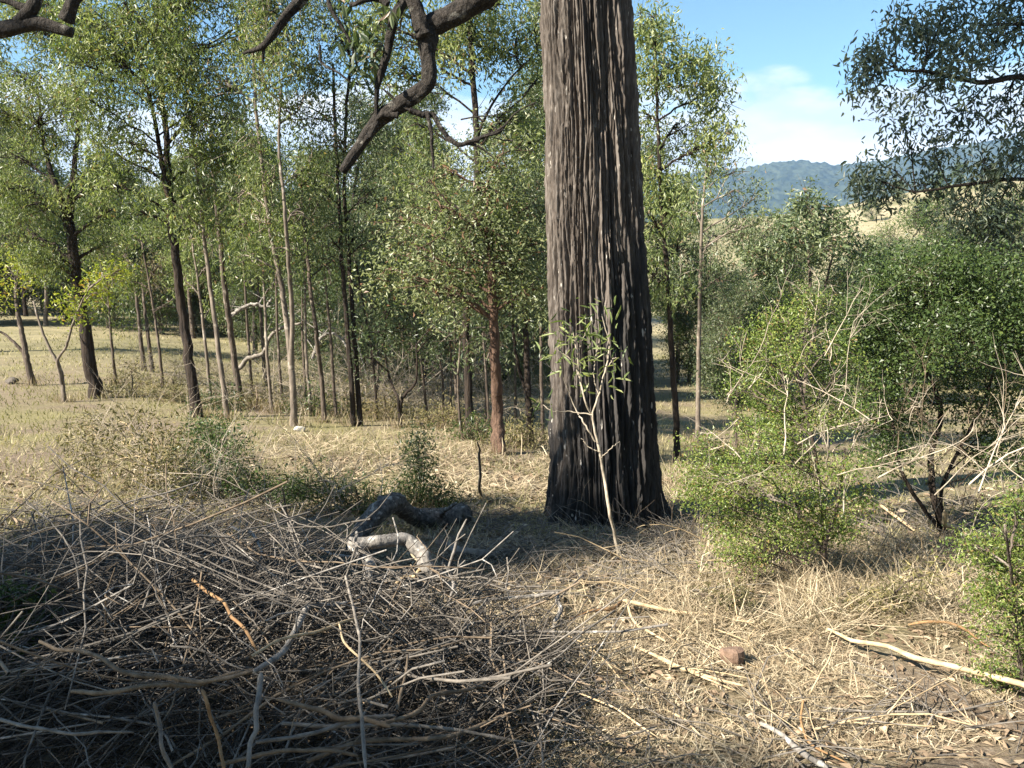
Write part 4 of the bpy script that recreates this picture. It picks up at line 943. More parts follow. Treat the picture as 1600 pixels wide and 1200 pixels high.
px_shrub('upright dark little shrub in front of the small forked tree', (656, 795),
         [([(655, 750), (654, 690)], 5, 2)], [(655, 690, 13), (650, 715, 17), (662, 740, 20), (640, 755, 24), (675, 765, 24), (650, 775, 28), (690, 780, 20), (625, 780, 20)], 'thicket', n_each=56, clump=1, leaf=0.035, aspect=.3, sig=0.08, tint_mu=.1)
px_shrub('low ragged green shrub behind the charred log', (560, 800),
         [([(560, 780), (555, 760)], 4, 2)], [(500, 750, 24), (530, 770, 26), (570, 780, 22), (600, 775, 20), (470, 760, 26), (590, 795, 16), (440, 765, 22), (510, 775, 24), (550, 760, 20)], 'thicket', n_each=44, clump=1, leaf=0.035, aspect=.3, sig=0.09, tint_mu=.4,
         dead=[(500, 775, 8, .5, .004), (560, 785, 6, .4, .004)])
px_shrub('low weedy green clump among straw below the bright shrub', (1400, 960), [([(1400, 940), (1398, 920)], 4, 2)],
         [(1350, 950, 22), (1385, 930, 24), (1330, 975, 16), (1410, 940, 20), (1440, 900, 22), (1300, 960, 14), (1380, 970, 18)], 'olive', n_each=26, leaf=0.035, aspect=.2, sig=0.06, tint_mu=.15)
px_shrub('small weedy clump beside the straw right of the trunk foot', (1140, 955), [([(1140, 940), (1140, 930)], 3, 2)],
         [(1120, 945, 14), (1150, 945, 16), (1100, 930, 10), (1160, 930, 10)], 'olive', n_each=22, leaf=0.03, aspect=.2, sig=0.05, tint_mu=.1)

px_shrub('dark green shrub poking in at the lower left corner', (-10, 1120), [([(-10, 1050), (0, 980)], 6, 3)],
         [(5, 930, 26), (25, 960, 26), (0, 1000, 30), (30, 1010, 22), (-20, 950, 40), (45, 940, 14), (-30, 1040, 40)], 'thicket', n_each=24, leaf=0.03, aspect=.35, sig=0.05, tint_mu=.3)

_g = np.array([G(1030, 835), G(1060, 850), G(1000, 845), G(1085, 860), G(1040, 815)])
mb = MB(); twig_tangle(mb, _g, 20, .42, .004, up=.5, spread=.8, kids=4, gens=1, droop=.06)
_e = empty('dry_brush', _g[0], 'small heap of grey twigs against the right foot of the huge trunk', 'brush'); tag(mb.build('stems', M['stick_brown'], _e), kind='stuff')
_g = np.array([G(1100, 905), G(1180, 900), G(1240, 905), G(1340, 890), G(1400, 880), G(1450, 860), G(1300, 920)])
mb = MB(); twig_tangle(mb, _g, 46, .36, .0035, up=.35, spread=.9, kids=4, gens=1, droop=.10)
_e = empty('dry_brush', _g[2], 'flattened straw-coloured canes below the bright shrub', 'brush'); tag(mb.build('stems', M['stick_tan'], _e), kind='stuff')

# dry tangled brush between the trunks of the stand
for a, b, n, L, lab in [(640, 640, 30, 1.9, 'tan tangled dry brush behind the small forked tree'), (300, 600, 26, 1.2, 'heap of grey dry brush left of the tallest dark gum'),
                        (430, 615, 28, 1.3, 'brown dry brush around the foot of the pale double-stemmed gum'), (560, 630, 22, 1.5, 'dry brush behind the black twin trunks'),
                        (720, 640, 24, 1.6, 'dry brush at the foot of the tall gum behind the reddish trunk'), (860, 660, 18, 1.3, 'dry brush beside the left edge of the huge trunk'),
                        (500, 640, 20, 1.1, 'low dry brush beyond the straw heap')]:
    g = G(a, b); mb = MB(); sp = np.stack([g + np.array([x, 0, 0]) for x in np.linspace(-1.1, 1.1, 9)])
    sp[:, 1] += rng.normal(0, .5, 9); sp[:, 2] = ground_z(sp[:, 0], sp[:, 1])
    ti = twig_tangle(mb, sp, int(n * 1.4), L, .006, up=.5, spread=.65, kids=5, droop=.06)
    e = empty('dry_brush', g, lab, 'brush', 'dry brush between the trunks')
    tag(mb.build('stems', M['twig_pale' if a != 300 else 'stick_grey'], e), kind='stuff')
    lb = MB(); scatter_leaves(lb, ti[rng.random(len(ti)) < .35], 5, .12, .05, .4, .3); lb.build('leaves', M['olive'], e, smooth=False)

# low leafy undergrowth at the feet of the stand
for a, b, w, lf, tm, lab in [(205, 620, 34, 'olive', .5, 'sparse olive bush between the leaning dark gum and the tallest gum'), (270, 628, 30, 'olive', .35, 'olive bush at the foot of the tallest dark gum'), (335, 640, 26, 'thicket', .3, 'dark leafy bush between the two thin stems right of the tallest gum'),
                             (400, 640, 30, 'olive', .45, 'olive bush left of the double-stemmed gum'), (490, 648, 30, 'thicket', .5, 'green bush behind the slender brown gum'), (540, 645, 28, 'olive', .5, 'olive bush behind the black twin trunks'),
                             (600, 655, 30, 'olive', .6, 'tan leafy bush left of the small forked tree'), (690, 672, 32, 'olive', .4, 'olive bush right of the small forked tree'), (745, 690, 24, 'thicket', .5, 'green bush left of the reddish trunk'), (815, 700, 28, 'olive', .3, 'weedy bush right of the reddish trunk')]:
    px_shrub(lab, (a, b), [([(a + 2, b - w * .6), (a, b - w * 1.2)], 4, 2)], [(a - w * .7, b - w * .5, w * .6), (a + w * .6, b - w * .6, w * .6), (a, b - w * 1.1, w * .65), (a + w * 1.2, b - w * .3, w * .4), (a - w * 1.2, b - w * .3, w * .4), (a + w * .2, b - w * .4, w * .6)],
             lf, leaf=.055, aspect=.3, sig=.13, n_each=20, tint_mu=tm, twig=.004, bark='stick_brown')

# dead leaning limbs, bleached, in the stand
for lab, pts, w in [('bleached dead limb arching among the trunks left of the pale double-stemmed gum', [(352, 500), (372, 486), (392, 476), (404, 476), (418, 478), (424, 466)], 7),
                    ('dark forked fallen branch propped against the trunks', [(372, 576), (392, 560), (412, 552), (420, 530), (436, 515), (470, 505)], 8),
                    ('bleached looping dead branch right of the pale double-stemmed gum', [(488, 560), (500, 530), (512, 520), (530, 528), (545, 545)], 6)]:
    d = 14.6; Q, R = smooth_line(np.array([P(a, b, d) for a, b in pts]), np.linspace(w, w * .5, len(pts)) / 2 / F * d, 24, .012); mb = MB(); mb.tubes(Q, R, 8, .8, .1)
    Q2 = Q[[5, 9, 12, 16, 19]]; mb.tubes(np.stack([Q2, Q2 + rng.standard_normal((5, 3)) * .15, Q2 + rng.standard_normal((5, 3)) * .4], 1), np.array([[.014, .01, .004]]) * np.ones((5, 1)), 5)
    tag(mb.build('dead_branch', M['stick_grey' if 'dark' in lab else 'dead_grey'], origin=Q[0]), lab, 'branch')

# ------------------------------------------------------------------ sapling in front of the huge trunk
def build_sapling():
    b = G(968, 872); d = b[1]
    o = empty('sapling', b, 'thin pale leafy sapling standing in front of the huge trunk', 'sapling')
    mb = MB()
    for pts, w in [([(968, 872), (960, 835), (952, 800), (944, 745), (936, 700), (928, 662), (914, 625), (906, 590), (902, 556), (896, 520)], [9, 8, 7.5, 7, 6.5, 6, 4.5, 4, 3.5, 2]),
                   ([(934, 692), (928, 670), (926, 650), (936, 615), (944, 585), (952, 545), (940, 490)], [6, 5, 4.5, 4, 3, 3, 2]),
                   ([(930, 690), (915, 665), (900, 640), (888, 610), (880, 590)], [4, 3.5, 3, 2.5, 1.5]),
                   ([(926, 648), (890, 643), (860, 641), (848, 632)], [3, 2.5, 2, 1.5]),
                   ([(936, 618), (928, 590), (930, 560), (936, 530)], [3, 2, 2, 1.5]),
                   ([(938, 706), (922, 700), (908, 684)], [2.5, 2, 1.5]), ([(940, 715), (955, 700), (968, 690)], [2, 2, 1.2]), ([(944, 585), (960, 560), (978, 566)], [2.5, 2, 1.2]), ([(906, 590), (890, 560), (872, 548)], [2.5, 2, 1.2]), ([(902, 556), (915, 520), (925, 500)], [2, 1.5, 1])]:
        p3 = np.array([P(a, c, d + rng.normal(0, .02)) for a, c in pts]); p3[0] = P(*pts[0], d)
        Q, R = smooth_line(p3, np.array(w) * .72 / 2 / F * d, 26, .002); mb.tubes(Q, R, 7, .5, .10)
    mb.build('stem', M['twig_pale'], o)
    lb = MB(); cen = np.array([P(a, c, d + rng.normal(0, .05)) for a, c in [(896, 520), (905, 540), (880, 545), (860, 545), (915, 505), (940, 490), (945, 520), (955, 545), (930, 545), (900, 570), (925, 575), (875, 520), (935, 470), (880, 570), (945, 570), (848, 630), (965, 562), (910, 600), (940, 600), (890, 500), (925, 530)]])
    scatter_leaves(lb, cen, 8, .06, .085, .25, .11, two=True, rare=0.0, tint_mu=.5); lb.build('leaves', M['gum'], o, smooth=False)


build_sapling()

# ------------------------------------------------------------------ logs, dead branches, stones, sticks
def pile(x, y):
    return 0.64 * np.exp(-(((x + 1.45) / 1.10) ** 2 + ((y - 2.85) / 0.80) ** 2)) + 0.16 * np.exp(-(((x + 0.3) / 0.7) ** 2 + ((y - 3.2) / 0.6) ** 2)) + 0.12 * np.exp(-(((x + 2.0) / 1.0) ** 2 + ((y - 4.4) / 0.6) ** 2))


def traced(name, label, cat, lines, material, group=None, sides=8, rough=.08, wob=.0, tint=.6, part=None):
    """lines: list of ([(px, py, height above the ground)], [widths px])"""
    mb = MB(); o0 = None
    for pts, w in lines:
        p3 = np.array([G(a, b, h) for a, b, h in pts]); dm = p3[:, 1]
        n = max(16, len(pts) * 6); Q, R = smooth_line(p3, np.array(w) / 2 / F * dm, n)
        Q = kink(Q, R, .75 if max(w) < 16 else .22); Q[:, 2] = np.maximum(Q[:, 2], ground_z(Q[:, 0], Q[:, 1]) + R * .4)
        R = R * (.82 if max(w) < 16 else 1) * (1 + .14 * (rng.random(n) - .5)); R[-1] *= .5
        if max(w) >= 8: mb.barky(Q, R, 36 if max(w) > 16 else 8, tint, .20 if max(w) > 16 else .22, along=.7, seed=int(pts[0][0]))
        else: mb.tubes(Q, R, sides, tint, rough)
        if o0 is None: o0 = Q[0]
    return tag(mb.build(name, M[material], origin=o0), label, cat, group)


traced('fallen_log', 'charred curved log lying beyond the bleached dead branch', 'log',
       [([(548, 858, .06), (566, 826, .14), (590, 800, .24), (615, 786, .28), (634, 796, .18), (652, 806, .10), (690, 810, .07), (735, 806, .06)], [16, 28, 35, 32, 28, 32, 31, 34]), ([(600, 790, .26), (592, 776, .33)], [16, 9]), ([(690, 806, .1), (700, 792, .2), (712, 786, .26)], [12, 9, 5])], 'charred', sides=16, rough=.14)
traced('fallen_log', 'small half-buried dark log between charred log and huge trunk', 'log',
       [([(700, 850, .03), (725, 862, .05), (755, 866, .04), (800, 860, .02)], [8, 16, 14, 6])], 'stick_grey', sides=10, rough=.12)
traced('dead_branch', 'bleached forked dead branch with pale sawn stub, arching above the brush pile', 'branch',
       [([(546, 852, .36), (562, 850, .36), (600, 846, .36), (634, 842, .36), (654, 856, .32), (668, 884, .25), (690, 906, .16), (706, 925, .08)], [30, 19, 20, 21, 26, 24, 21, 16]),
        ([(558, 852, .35), (570, 868, .30), (576, 890, .30), (574, 915, .28), (560, 940, .28), (520, 950, .32), (495, 962, .36)], [18, 17, 17, 15, 15, 14, 12]),
        ([(560, 868, .36), (558, 852, .40), (556, 842, .42), (562, 832, .44)], [8, 9, 8, 6]), ([(574, 862, .30), (578, 850, .33), (580, 844, .35)], [8, 6, 4])], 'dead_grey', sides=12, rough=.12)
traced('dead_branch', 'pale upright forked twig at the end of the bleached branch', 'branch',
       [([(700, 960, .05), (706, 925, .16), (703, 895, .22), (712, 855, .34), (728, 812, .48)], [7, 7, 6, 6, 4]), ([(703, 896, .22), (690, 878, .28)], [6, 3]), ([(706, 900, .2), (716, 886, .26), (728, 874, .3)], [4, 3, 2])], 'dead_grey', sides=7)
traced('dead_branch', 'thin pale branch crossing under the bleached arching one', 'branch', [([(500, 856, .2), (545, 872, .2), (580, 874, .2), (610, 892, .15), (650, 897, .1)], [5, 6, 6, 5, 4])], 'dead_grey')
traced('dead_branch', 'brown prong leaning from the bleached branch to the ground', 'branch', [([(668, 890, .2), (640, 902, .12), (610, 922, .08), (590, 932, .06)], [7, 8, 8, 9]), ([(668, 890, .2), (640, 866, .22)], [5, 4])], 'stick_tan')

ST = [
    ('stick', 'orange-brown bent stick leaning in the upper left of the brush pile', 'stick_orange', [(302, 906, .5), (345, 940, .48), (375, 972, .46), (400, 1020, .42)], [7, 7, 7, 6]),
    ('stick', 'long brown crooked branch across the lower left brush pile', 'stick_brown', [(62, 1002, .50), (110, 1018, .5), (158, 1030, .5), (185, 1050, .48), (250, 1058, .46), (320, 1060, .45), (400, 1052, .44)], [7, 8, 9, 9, 10, 9, 8]),
    ('stick', 'grey-tan stick under the long crooked branch', 'stick_brown', [(112, 1080, .44), (190, 1082, .44), (240, 1072, .44), (310, 1066, .42), (400, 1046, .42)], [9, 10, 10, 9, 8]),
    ('stick', 'crooked silver branch rising to the right in the brush pile', 'dead_grey', [(396, 1050, .42), (430, 1028, .42), (460, 985, .40), (490, 958, .36), (545, 945, .3)], [11, 13, 14, 14, 11]),
    ('stick', 'straight pale rod slanting up across the brush pile', 'stick_tan', [(392, 1026, .47), (440, 1000, .45), (520, 978, .40), (600, 950, .34)], [6, 7, 6, 5]),
    ('stick', 'short upright stick with cut tip at bottom left', 'stick_grey', [(268, 1200, .40), (254, 1160, .46), (246, 1125, .5), (242, 1094, .55)], [9, 9, 8, 8]),
    ('stick', 'short orange stick with cut tip beside the upright stick', 'stick_orange', [(350, 1200, .38), (336, 1140, .44), (325, 1100, .5), (317, 1076, .52)], [7, 7, 8, 8]),
    ('stick', 'thick grey upright stick below the fork of the crooked branch', 'stick_grey', [(388, 1200, .36), (394, 1130, .42), (402, 1085, .45), (406, 1055, .47)], [11, 11, 11, 12]),
    ('stick', 'low dark rod along the bottom left edge', 'stick_grey', [(0, 1124, .42), (60, 1140, .42), (130, 1148, .42), (210, 1142, .42)], [8, 7, 7, 5]),
    ('stick', 'broken-ended thick stick near bottom centre of the pile', 'stick_brown', [(432, 1092, .40), (465, 1104, .38), (520, 1112, .36), (600, 1128, .32)], [6, 10, 11, 10]),
    ('stick', 'long curved pole sweeping from bottom centre up to the sunny ground', 'stick_brown', [(480, 1190, .22), (560, 1162, .22), (680, 1148, .20), (760, 1128, .16), (830, 1095, .12), (890, 1068, .06)], [11, 10, 10, 9, 8, 6]),
    ('stick', 'tan forked stick right of centre in the brush pile', 'stick_brown', [(600, 1130, .3), (650, 1118, .28), (680, 1086, .26), (730, 1074, .22), (790, 1045, .16), (850, 1012, .1)], [9, 10, 9, 8, 7, 6]),
    ('stick', 'thin whip curving down the middle of the pile', 'stick_grey', [(540, 900, .5), (556, 960, .46), (564, 1040, .42), (562, 1110, .38), (570, 1200, .32)], [5, 6, 7, 8, 9]),
    ('stick', 'pale thin whip left of the curved one', 'stick_tan', [(530, 975, .4), (545, 1010, .4), (590, 1055, .36), (612, 1090, .33)], [4, 5, 5, 5]),
    ('stick', 'thin dark rod crossing the bottom centre', 'stick_grey', [(440, 1130, .28), (560, 1134, .26), (700, 1138, .2), (830, 1160, .1)], [8, 8, 7, 6]),
    ('stick', 'thick pole at the very bottom of the pile', 'stick_brown', [(340, 1195, .33), (400, 1180, .33), (450, 1172, .33), (560, 1180, .26)], [8, 9, 8, 8]),
    ('stick', 'grey pole along the lower edge of the pile', 'stick_grey', [(400, 1160, .36), (460, 1150, .35), (540, 1130, .32), (620, 1118, .29)], [8, 9, 9, 8]),
    ('stick', 'tan stick standing in the pile below the bleached branch', 'stick_brown', [(620, 1110, .3), (630, 1065, .34), (638, 1020, .38)], [7, 6, 5]),
    ('stick', 'leaning stick poking up toward the lit ground at bottom centre', 'stick_brown', [(850, 1180, .03), (825, 1120, .1), (800, 1080, .16), (770, 1020, .2), (764, 950, .3)], [8, 8, 7, 6, 4]),
    ('stick', 'grey forked stick on the ground left of the sunny patch', 'dead_grey', [(720, 952, .06), (790, 936, .06), (840, 930, .06), (872, 926, .07)], [6, 8, 9, 8]),
    ('stick', 'pale knobbly stick pointing down into the litter', 'dead_grey', [(872, 926, .07), (874, 950, .05), (866, 975, .04), (864, 1008, .03)], [8, 9, 9, 6]),
    ('stick', 'brown bent stick at the shade edge left of the sunny patch', 'stick_orange', [(890, 968, .03), (930, 955, .05), (974, 938, .06)], [5, 6, 8]),
    ('stick', 'pale stick lying to the right of the bent brown one', 'stick_tan', [(974, 938, .06), (1030, 950, .04), (1112, 958, .03)], [8, 8, 6]),
    ('stick', 'curved tan stick hooking down from the bent brown one', 'stick_tan', [(980, 940, .05), (985, 965, .03), (1010, 985, .03), (1040, 1005, .02)], [6, 6, 6, 4]),
    ('stick', 'long pale cane across the lit ground at the right', 'stick_tan', [(1292, 982, .05), (1340, 1000, .06), (1400, 1020, .06), (1490, 1046, .07), (1620, 1078, .08)], [6, 9, 11, 12, 13]),
    ('stick', 'pale cane slanting beside the brown stone', 'stick_tan', [(990, 1010, .03), (1040, 1030, .03), (1090, 1050, .03), (1168, 1072, .02)], [5, 7, 7, 5]),
    ('stick', 'second pale cane close to the one beside the stone', 'stick_tan', [(1000, 1012, .02), (1060, 1042, .02), (1150, 1080, .015)], [4, 5, 4]),
    ('stick', 'orange cane curving under the feathery shrub', 'stick_orange', [(1420, 976, .03), (1440, 974, .05), (1500, 980, .05), (1545, 1012, .03)], [4, 6, 6, 4]),
    ('stick', 'grey weathered stick in the shade at the bottom edge', 'dead_grey', [(1188, 1130, .02), (1215, 1150, .03), (1245, 1172, .03), (1290, 1198, .03)], [8, 11, 13, 12]),
    ('stick', 'thin straight stick below the stone toward the shade', 'stick_tan', [(1020, 1085, .02), (1060, 1120, .02), (1100, 1150, .02)], [4, 5, 4]),
    ('stick', 'long thin twig crossing the lower shade line', 'stick_grey', [(1280, 1105, .03), (1400, 1115, .03), (1500, 1110, .03), (1570, 1095, .03)], [4, 5, 5, 4]),
    ('stick', 'pale post-like stick leaning beside the crooked stems', 'stick_tan', [(1512, 852, .02), (1495, 825, .15), (1474, 800, .28)], [9, 10, 10]),
    ('stick', 'leaning pale cane right of the bright shrub', 'stick_tan', [(1430, 830, .03), (1390, 800, .12), (1350, 770, .2)], [6, 6, 5]),
    ('stick', 'thin pale cane curving at the foot of the weedy clump', 'stick_tan', [(1260, 1095, .0), (1280, 1060, .06), (1295, 1030, .1), (1303, 1000, .14)], [4, 4, 4, 3]),
    ('stick', 'brown curved twig in shade at bottom right', 'stick_orange', [(1255, 1095, .1), (1252, 1130, .05), (1270, 1165, .03), (1320, 1190, .02)], [5, 5, 5, 4]),
    ('stick', 'slim branch forking in the shade at the left middle', 'stick_grey', [(180, 815, .15), (230, 850, .15), (290, 838, .15), (350, 836, .15), (420, 850, .12)], [4, 6, 6, 5, 3]),
    ('stick', 'pale curved branch tip standing out of the left brush', 'dead_grey', [(360, 822, .2), (395, 835, .2), (408, 855, .18), (412, 876, .15)], [6, 6, 5, 3]),
    ('stick', 'upright thin bare twig behind the left brush', 'stick_grey', [(456, 840, .02), (450, 800, .3), (442, 760, .55)], [5, 4, 3]),
    ('stick', 'thin bare upright stem left of the huge trunk', 'stick_grey', [(752, 775, .0), (748, 745, .3), (750, 715, .5), (745, 690, .7)], [6, 6, 5, 3]),
]
for nm, lab, mt, pts, w in ST:
    traced(nm, lab, 'stick', [(pts, w)], mt, sides=8, rough=.06)


def stick_mesh(k, ratio, material):
    n = 7; mb = MB()
    p = np.zeros((n, 3)); p[:, 0] = np.linspace(-.5, .5, n); dr = rng.normal(0, .05, 2)
    for i in range(1, n): dr = dr + rng.normal(0, .085, 2); p[i, 1:] = p[i - 1, 1:] + dr / n * 2.0
    p[:, 1:] -= p[:, 1:].mean(0); r = ratio * np.linspace(1, .5, n)
    mb.tubes(p, r, 6, rng.random(), .10)
    for _ in range(rng.integers(1, 5)):
        i = rng.integers(2, 6); e = p[i] + np.array([rng.uniform(.08, .2), *rng.normal(0, .09, 2)])
        mb.tubes(np.stack([p[i], (p[i] + e) / 2 + rng.normal(0, .012, 3), e]), np.array([.6, .5, .3]) * ratio, 4)
    return mb.mesh('stick', M[material])


V_dark = [stick_mesh(k, rng.uniform(.0026, .0055), ['stick_grey', 'stick_brown', 'stick_grey', 'stick_brown', 'dead_grey'][k % 5]) for k in range(30)]
V_tan = [stick_mesh(k, rng.uniform(.004, .008), 'stick_tan') for k in range(10)]


def drop_stick(me, x, y, z, L, yaw, tilt, label, group):
    o = bpy.data.objects.new('stick', me); COL.objects.link(o); o.location = (x, y, z); o.rotation_euler = (rng.uniform(0, 6.28), tilt, yaw); o.scale = (L, L, L)
    tag(o, label, 'stick', group)


for k in range(230):
    a = rng.uniform(-60, 860); b = 1215 - 345 * rng.random() ** 1.2
    if a > 440 and b < 1010: b = rng.uniform(1015, 1210)
    g = G(a, b, .1); x, y = g[0], g[1]
    hp = float(pile(x, y)); f = rng.random() ** .6; vi = rng.integers(30); ln = rng.uniform(.35, 1.15)
    lab = '%s %s dead stick in the %s of the brush pile, %s' % ('long' if ln > .85 else 'short' if ln < .55 else 'mid-length', ['grey', 'brown', 'grey', 'brown', 'bleached'][vi % 5], 'front' if b > 1090 else 'back' if b < 980 else 'middle', 'towards the left edge' if a < 250 else 'towards the sunny side' if a > 560 else 'below the bleached branch')
    drop_stick(V_dark[vi], x, y, gz(x, y) + .02 + hp * f * 1.05, ln, rng.uniform(0, 6.28), rng.normal(0, .28), lab, 'sticks in the brush pile')
for k in range(55):
    a, b = rng.uniform(880, 1560), rng.uniform(860, 1200); g = G(a, b); x, y = g[0], g[1]
    lab = 'thin tan stick on the ground, %s' % ('in the shade along the bottom edge' if b > 1110 else 'near the brown stone' if abs(a - 1144) < 130 and b > 980 else 'beside the long pale cane' if a > 1290 and b > 960 else 'under the bright green shrub' if a > 1060 and b < 960 else 'near the trunk foot' if b < 960 else 'by the bent brown stick')
    drop_stick(V_tan[rng.integers(10)], x, y, gz(x, y) + .02, rng.uniform(.25, .9), rng.uniform(0, 6.28), rng.normal(0, .05), lab, 'tan sticks on the sunny ground')


def stone(label, px, py, w, hgt, col, seed):
    g = G(px, py); s = w / F * g[1]; r2 = np.random.default_rng(seed)
    n, k = 9, 14; th = np.linspace(0.02, math.pi - .02, n); ph = np.arange(k) / k * 2 * math.pi
    T_, H = np.meshgrid(th, ph, indexing='ij')
    D = np.stack([np.sin(T_) * np.cos(H), np.sin(T_) * np.sin(H), np.cos(T_)], -1)
    fac = unit(r2.standard_normal((9, 3))); cut = r2.uniform(.62, .95, 9)
    rr = np.min(np.where(D @ fac.T > .05, cut / np.maximum(D @ fac.T, .05), 9), -1); rr = np.minimum(rr, 1.15)
    V = D * rr[..., None] * np.array([.5, .45, hgt * .5]) * s
    idx = np.arange(n * k).reshape(n, k); nx = np.roll(idx, -1, 1)
    mb = MB(); mb.add(V, np.stack([idx[:-1], idx[1:], nx[1:], nx[:-1]], -1).reshape(-1, 4), r2.random())
    m = bark_mat('stone_surface', tuple(c * .6 for c in col), col, 40, 1.0, .5)
    o = bpy.data.objects.new('stone', mb.mesh('stone', m, False)); COL.objects.link(o); o.location = g + np.array([0, 0, hgt * s * .36]); tag(o, label, 'stone')


stone('angular brown stone on the sunny ground', 1144, 1040, 44, .9, (.27, .18, .13), 3)
stone('small white stone at the foot of the pale double-stemmed gum', 468, 674, 17, .6, (.6, .56, .5), 4)
stone('dark stone in the grass at the left frame edge', 18, 600, 20, .6, (.10, .085, .07), 5)
stone('brown lump of wood-like stone behind the bleached branch', 690, 856, 22, .8, (.20, .14, .11), 6)
stone('pale chalky stone in the shade beside the crooked stems', 1524, 846, 18, .5, (.62, .6, .56), 7)
stone('small chalky stone near the pale leaning post', 1508, 838, 11, .5, (.6, .58, .54), 8)
stone('dark stone in the mid grass left of the olive shrub', 205, 672, 13, .6, (.12, .1, .08), 9)

# ------------------------------------------------------------------ ground cover nobody could count
def in_quad(corners, n):
    c = [G(*k) for k in corners]; u = rng.random(n)[:, None]; v = rng.random(n)[:, None]
    p = (c[0] * (1 - u) + c[1] * u) * (1 - v) + (c[3] * (1 - u) + c[2] * u) * v
    p[:, 2] = ground_z(p[:, 0], p[:, 1]); return p


def lying(n, Lm, up, az=None):
    a = rng.uniform(0, 6.28, n); L = Lm * rng.uniform(.4, 1.4, n)
    return np.stack([np.cos(a) * L, np.sin(a) * L, np.abs(rng.normal(0, up, n)) * L], -1)


# twigs of the brush pile too fine to pick apart
mb = MB(); n = 14000
x = rng.uniform(-3.4, .25, n); y = rng.uniform(1.9, 5.0, n); keep = rng.random(n) < np.clip(.14 + 2.2 * pile(x, y), 0, .9); x, y = x[keep], y[keep]; n = len(x)
hp = pile(x, y); z = ground_z(x, y) + .01 + hp * .92 * rng.random(n) ** 1.3
L = rng.uniform(.14, .62, n); a = rng.uniform(0, 6.28, n); ti = rng.normal(0, .3, n)
z = np.where((x > -1.15) & (y > 3.35), ground_z(x, y) + .012, z); ti = np.where((x > -1.15) & (y > 3.35), ti * .3, ti)
D = np.stack([np.cos(a) * np.cos(ti), np.sin(a) * np.cos(ti), np.sin(ti)], -1) * L[:, None]
c = np.stack([x, y, z], -1); t = np.linspace(-.5, .5, 5)[None, :, None]
Pp = c[:, None] + D[:, None] * t + np.cumsum(rng.standard_normal((n, 5, 3)), 1) * (L * .035)[:, None, None]
Pp[..., 2] = np.maximum(Pp[..., 2], ground_z(Pp[..., 0].ravel(), Pp[..., 1].ravel()).reshape(n, 5) + .004)
mb.tubes(Pp, (rng.uniform(.0012, .0036, n))[:, None] * np.linspace(1, .5, 5)[None], 3)
tag(mb.build('fine_twigs', M['twig_dark']), 'fine grey twigs matted through the shaded brush pile', 'twigs', kind='stuff')
# the many middling sticks beyond those built one by one
mb = MB(); n = 1500
x = rng.uniform(-3.2, .15, n); y = rng.uniform(1.9, 4.6, n); hp = pile(x, y); kp = (rng.random(n) < np.clip(.06 + 2.0 * hp, 0, 1)) & ((x < -1.15) | (y < 3.35)); x, y, hp = x[kp], y[kp], hp[kp]; n = len(x)
L = rng.uniform(.3, 1.0, n); a = rng.uniform(0, 6.28, n); ti = rng.normal(0, .32, n)
D = np.stack([np.cos(a) * np.cos(ti), np.sin(a) * np.cos(ti), np.sin(ti)], -1) * L[:, None]
c = np.stack([x, y, ground_z(x, y) + .03 + hp * rng.uniform(.35, 1.15, n)], -1); t = np.linspace(-.5, .5, 7)[None, :, None]
Pp = c[:, None] + D[:, None] * t + np.cumsum(rng.standard_normal((n, 7, 3)), 1) * (L * .022)[:, None, None]
Pp[..., 2] = np.maximum(Pp[..., 2], ground_z(Pp[..., 0].ravel(), Pp[..., 1].ravel()).reshape(n, 7) + .006)
mb.tubes(Pp, rng.uniform(.0016, .0042, n)[:, None] * np.linspace(1, .5, 7)[None], 5)
tag(mb.build('brush_sticks', M['stick_mid']), 'mass of middling grey sticks woven through the brush pile', 'sticks', kind='stuff')
# lighter twigs around the trunk foot and along the shade
mb = MB()
for cor, k, Lm in [([(700, 940), (1100, 930), (1080, 800), (720, 800)], 900, .35), ([(0, 860), (520, 900), (520, 770), (0, 790)], 900, .45), ([(1000, 900), (1100, 900), (1090, 800), (1020, 800)], 260, .4), ([(850, 1200), (1600, 1200), (1600, 1080), (850, 1080)], 150, .3), ([(1330, 930), (1560, 900), (1540, 790), (1360, 780)], 420, .45)]:
    p = in_quad(cor, k); Hh = lying(k, Lm, .16); q = np.stack([p, p + Hh * .5 + rng.standard_normal((k, 3)) * .02 + [0, 0, .012], p + Hh + [0, 0, .005]], 1)
    mb.tubes(q, rng.uniform(.0015, .0045, k)[:, None] * np.array([[1, .8, .5]]), 3)
tag(mb.build('fallen_twigs', M['stick_grey']), 'scattered fallen twigs over the litter around the trunk foot', 'twigs', kind='stuff')

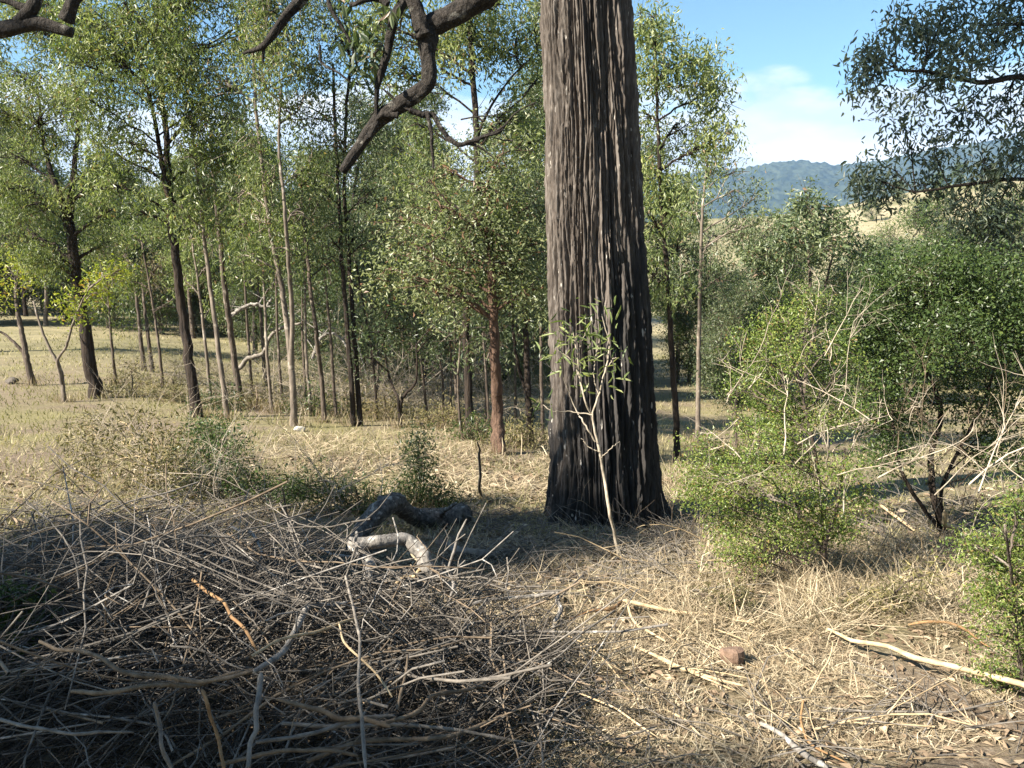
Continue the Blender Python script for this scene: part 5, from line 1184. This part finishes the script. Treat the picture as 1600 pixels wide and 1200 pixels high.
mb = MB()
for cor, k, Lm, up, w in [([(880, 1120), (1620, 1130), (1560, 880), (1000, 890)], 8500, .12, .14, .0042), ([(820, 1230), (1640, 1230), (1640, 1040), (860, 1020)], 6500, .09, .12, .0034), ([(420, 790), (870, 790), (860, 685), (430, 680)], 5200, .26, .10, .008), ([(1060, 1000), (1520, 1000), (1480, 850), (1080, 850)], 5200, .20, .4, .0045),
                          ([(600, 960), (1100, 960), (1100, 800), (640, 800)], 3500, .12, .3, .004), ([(560, 1000), (1000, 1180), (1000, 960), (700, 940)], 2600, .12, .25, .004), ([(0, 800), (430, 800), (430, 690), (0, 690)], 1800, .14, .2, .005), ([(1040, 820), (1110, 830), (1100, 740), (1040, 740)], 900, .2, .5, .005)]:
    p = in_quad(cor, int(k * 1.6)); p = p[vnoise(p[:, 0] * 1.7, p[:, 1] * 1.7, 33) * .6 + vnoise(p[:, 0] * 5, p[:, 1] * 5, 34) * .5 > .42]; k = len(p); mb.blades(p, lying(k, Lm, up) + [0, 0, .012], np.full(k, w) * rng.uniform(.5, 1.3, k), np.clip(rng.normal(.55, .25, k), 0, 1))
for bs, rb in BASES:
    if bs[1] > 20 or bs[1] < 6: continue
    k = 70; a = rng.uniform(0, 6.28, k); q = rb + np.abs(rng.normal(0, .16, k)); p = np.stack([bs[0] + np.cos(a) * q, bs[1] + np.sin(a) * q, np.zeros(k)], -1); p[:, 2] = ground_z(p[:, 0], p[:, 1]) - .01
    mb.blades(p, np.stack([rng.normal(0, .06, k), rng.normal(0, .06, k), rng.uniform(.06, .26, k)], -1), np.full(k, .010), np.clip(rng.normal(.4, .25, k), 0, 1))
tag(mb.build('straw', M['dry'], smooth=False), 'dry straw stalks lying thick over the sunny ground', 'straw', kind='stuff')

# short grass of the paddock
mb = MB(); n = 52000
az = rng.uniform(-.72, .72, n); r = np.exp(rng.uniform(math.log(5.5), math.log(34), n)); x = r * np.sin(az); y = r * np.cos(az)
den = vnoise(x * .8, y * .8, 5) * .7 + vnoise(x * 3, y * 3, 6) * .5; keep = den > .42; x, y, r = x[keep], y[keep], r[keep]; n = len(x)
p = np.stack([x, y, ground_z(x, y) - .005], -1); a = rng.uniform(0, 6.28, n); hgt = rng.uniform(.02, .06, n) * (1 + r / 30)
Hh = np.stack([np.cos(a) * hgt * .8, np.sin(a) * hgt * .8, hgt], -1)
mb.blades(p, Hh, .004 + r * .0007, np.clip(.5 + .8 * (vnoise(x * .35, y * .35, 8) - .5) + rng.normal(0, .18, n), 0, 1))
tag(mb.build('grass', M['grass'], smooth=False), 'short dry olive grass across the paddock', 'grass', kind='stuff')

# leaf litter
mb = MB(); n = 15000
az = rng.uniform(-.75, .75, n); r = np.exp(rng.uniform(math.log(1.9), math.log(9), n)); x = r * np.sin(az); y = r * np.cos(az)
p = np.stack([x, y, ground_z(x, y) + .006], -1); A = lying(n, 1, .25); Nn = rng.standard_normal((n, 3)) * .5 + [0, 0, 1]; L = rng.uniform(.025, .085, n) * np.clip(r / 5, .7, 1.2)
mb.leaves(p, A, Nn, L, L * rng.uniform(.25, .6, n), np.clip(rng.normal(.5, .28, n), 0, 1), fold=.2, bend=.3)
tag(mb.build('leaf_litter', M['litter'], smooth=False), 'brown fallen leaves littering the foreground soil', 'leaves', kind='stuff')

build_haze()
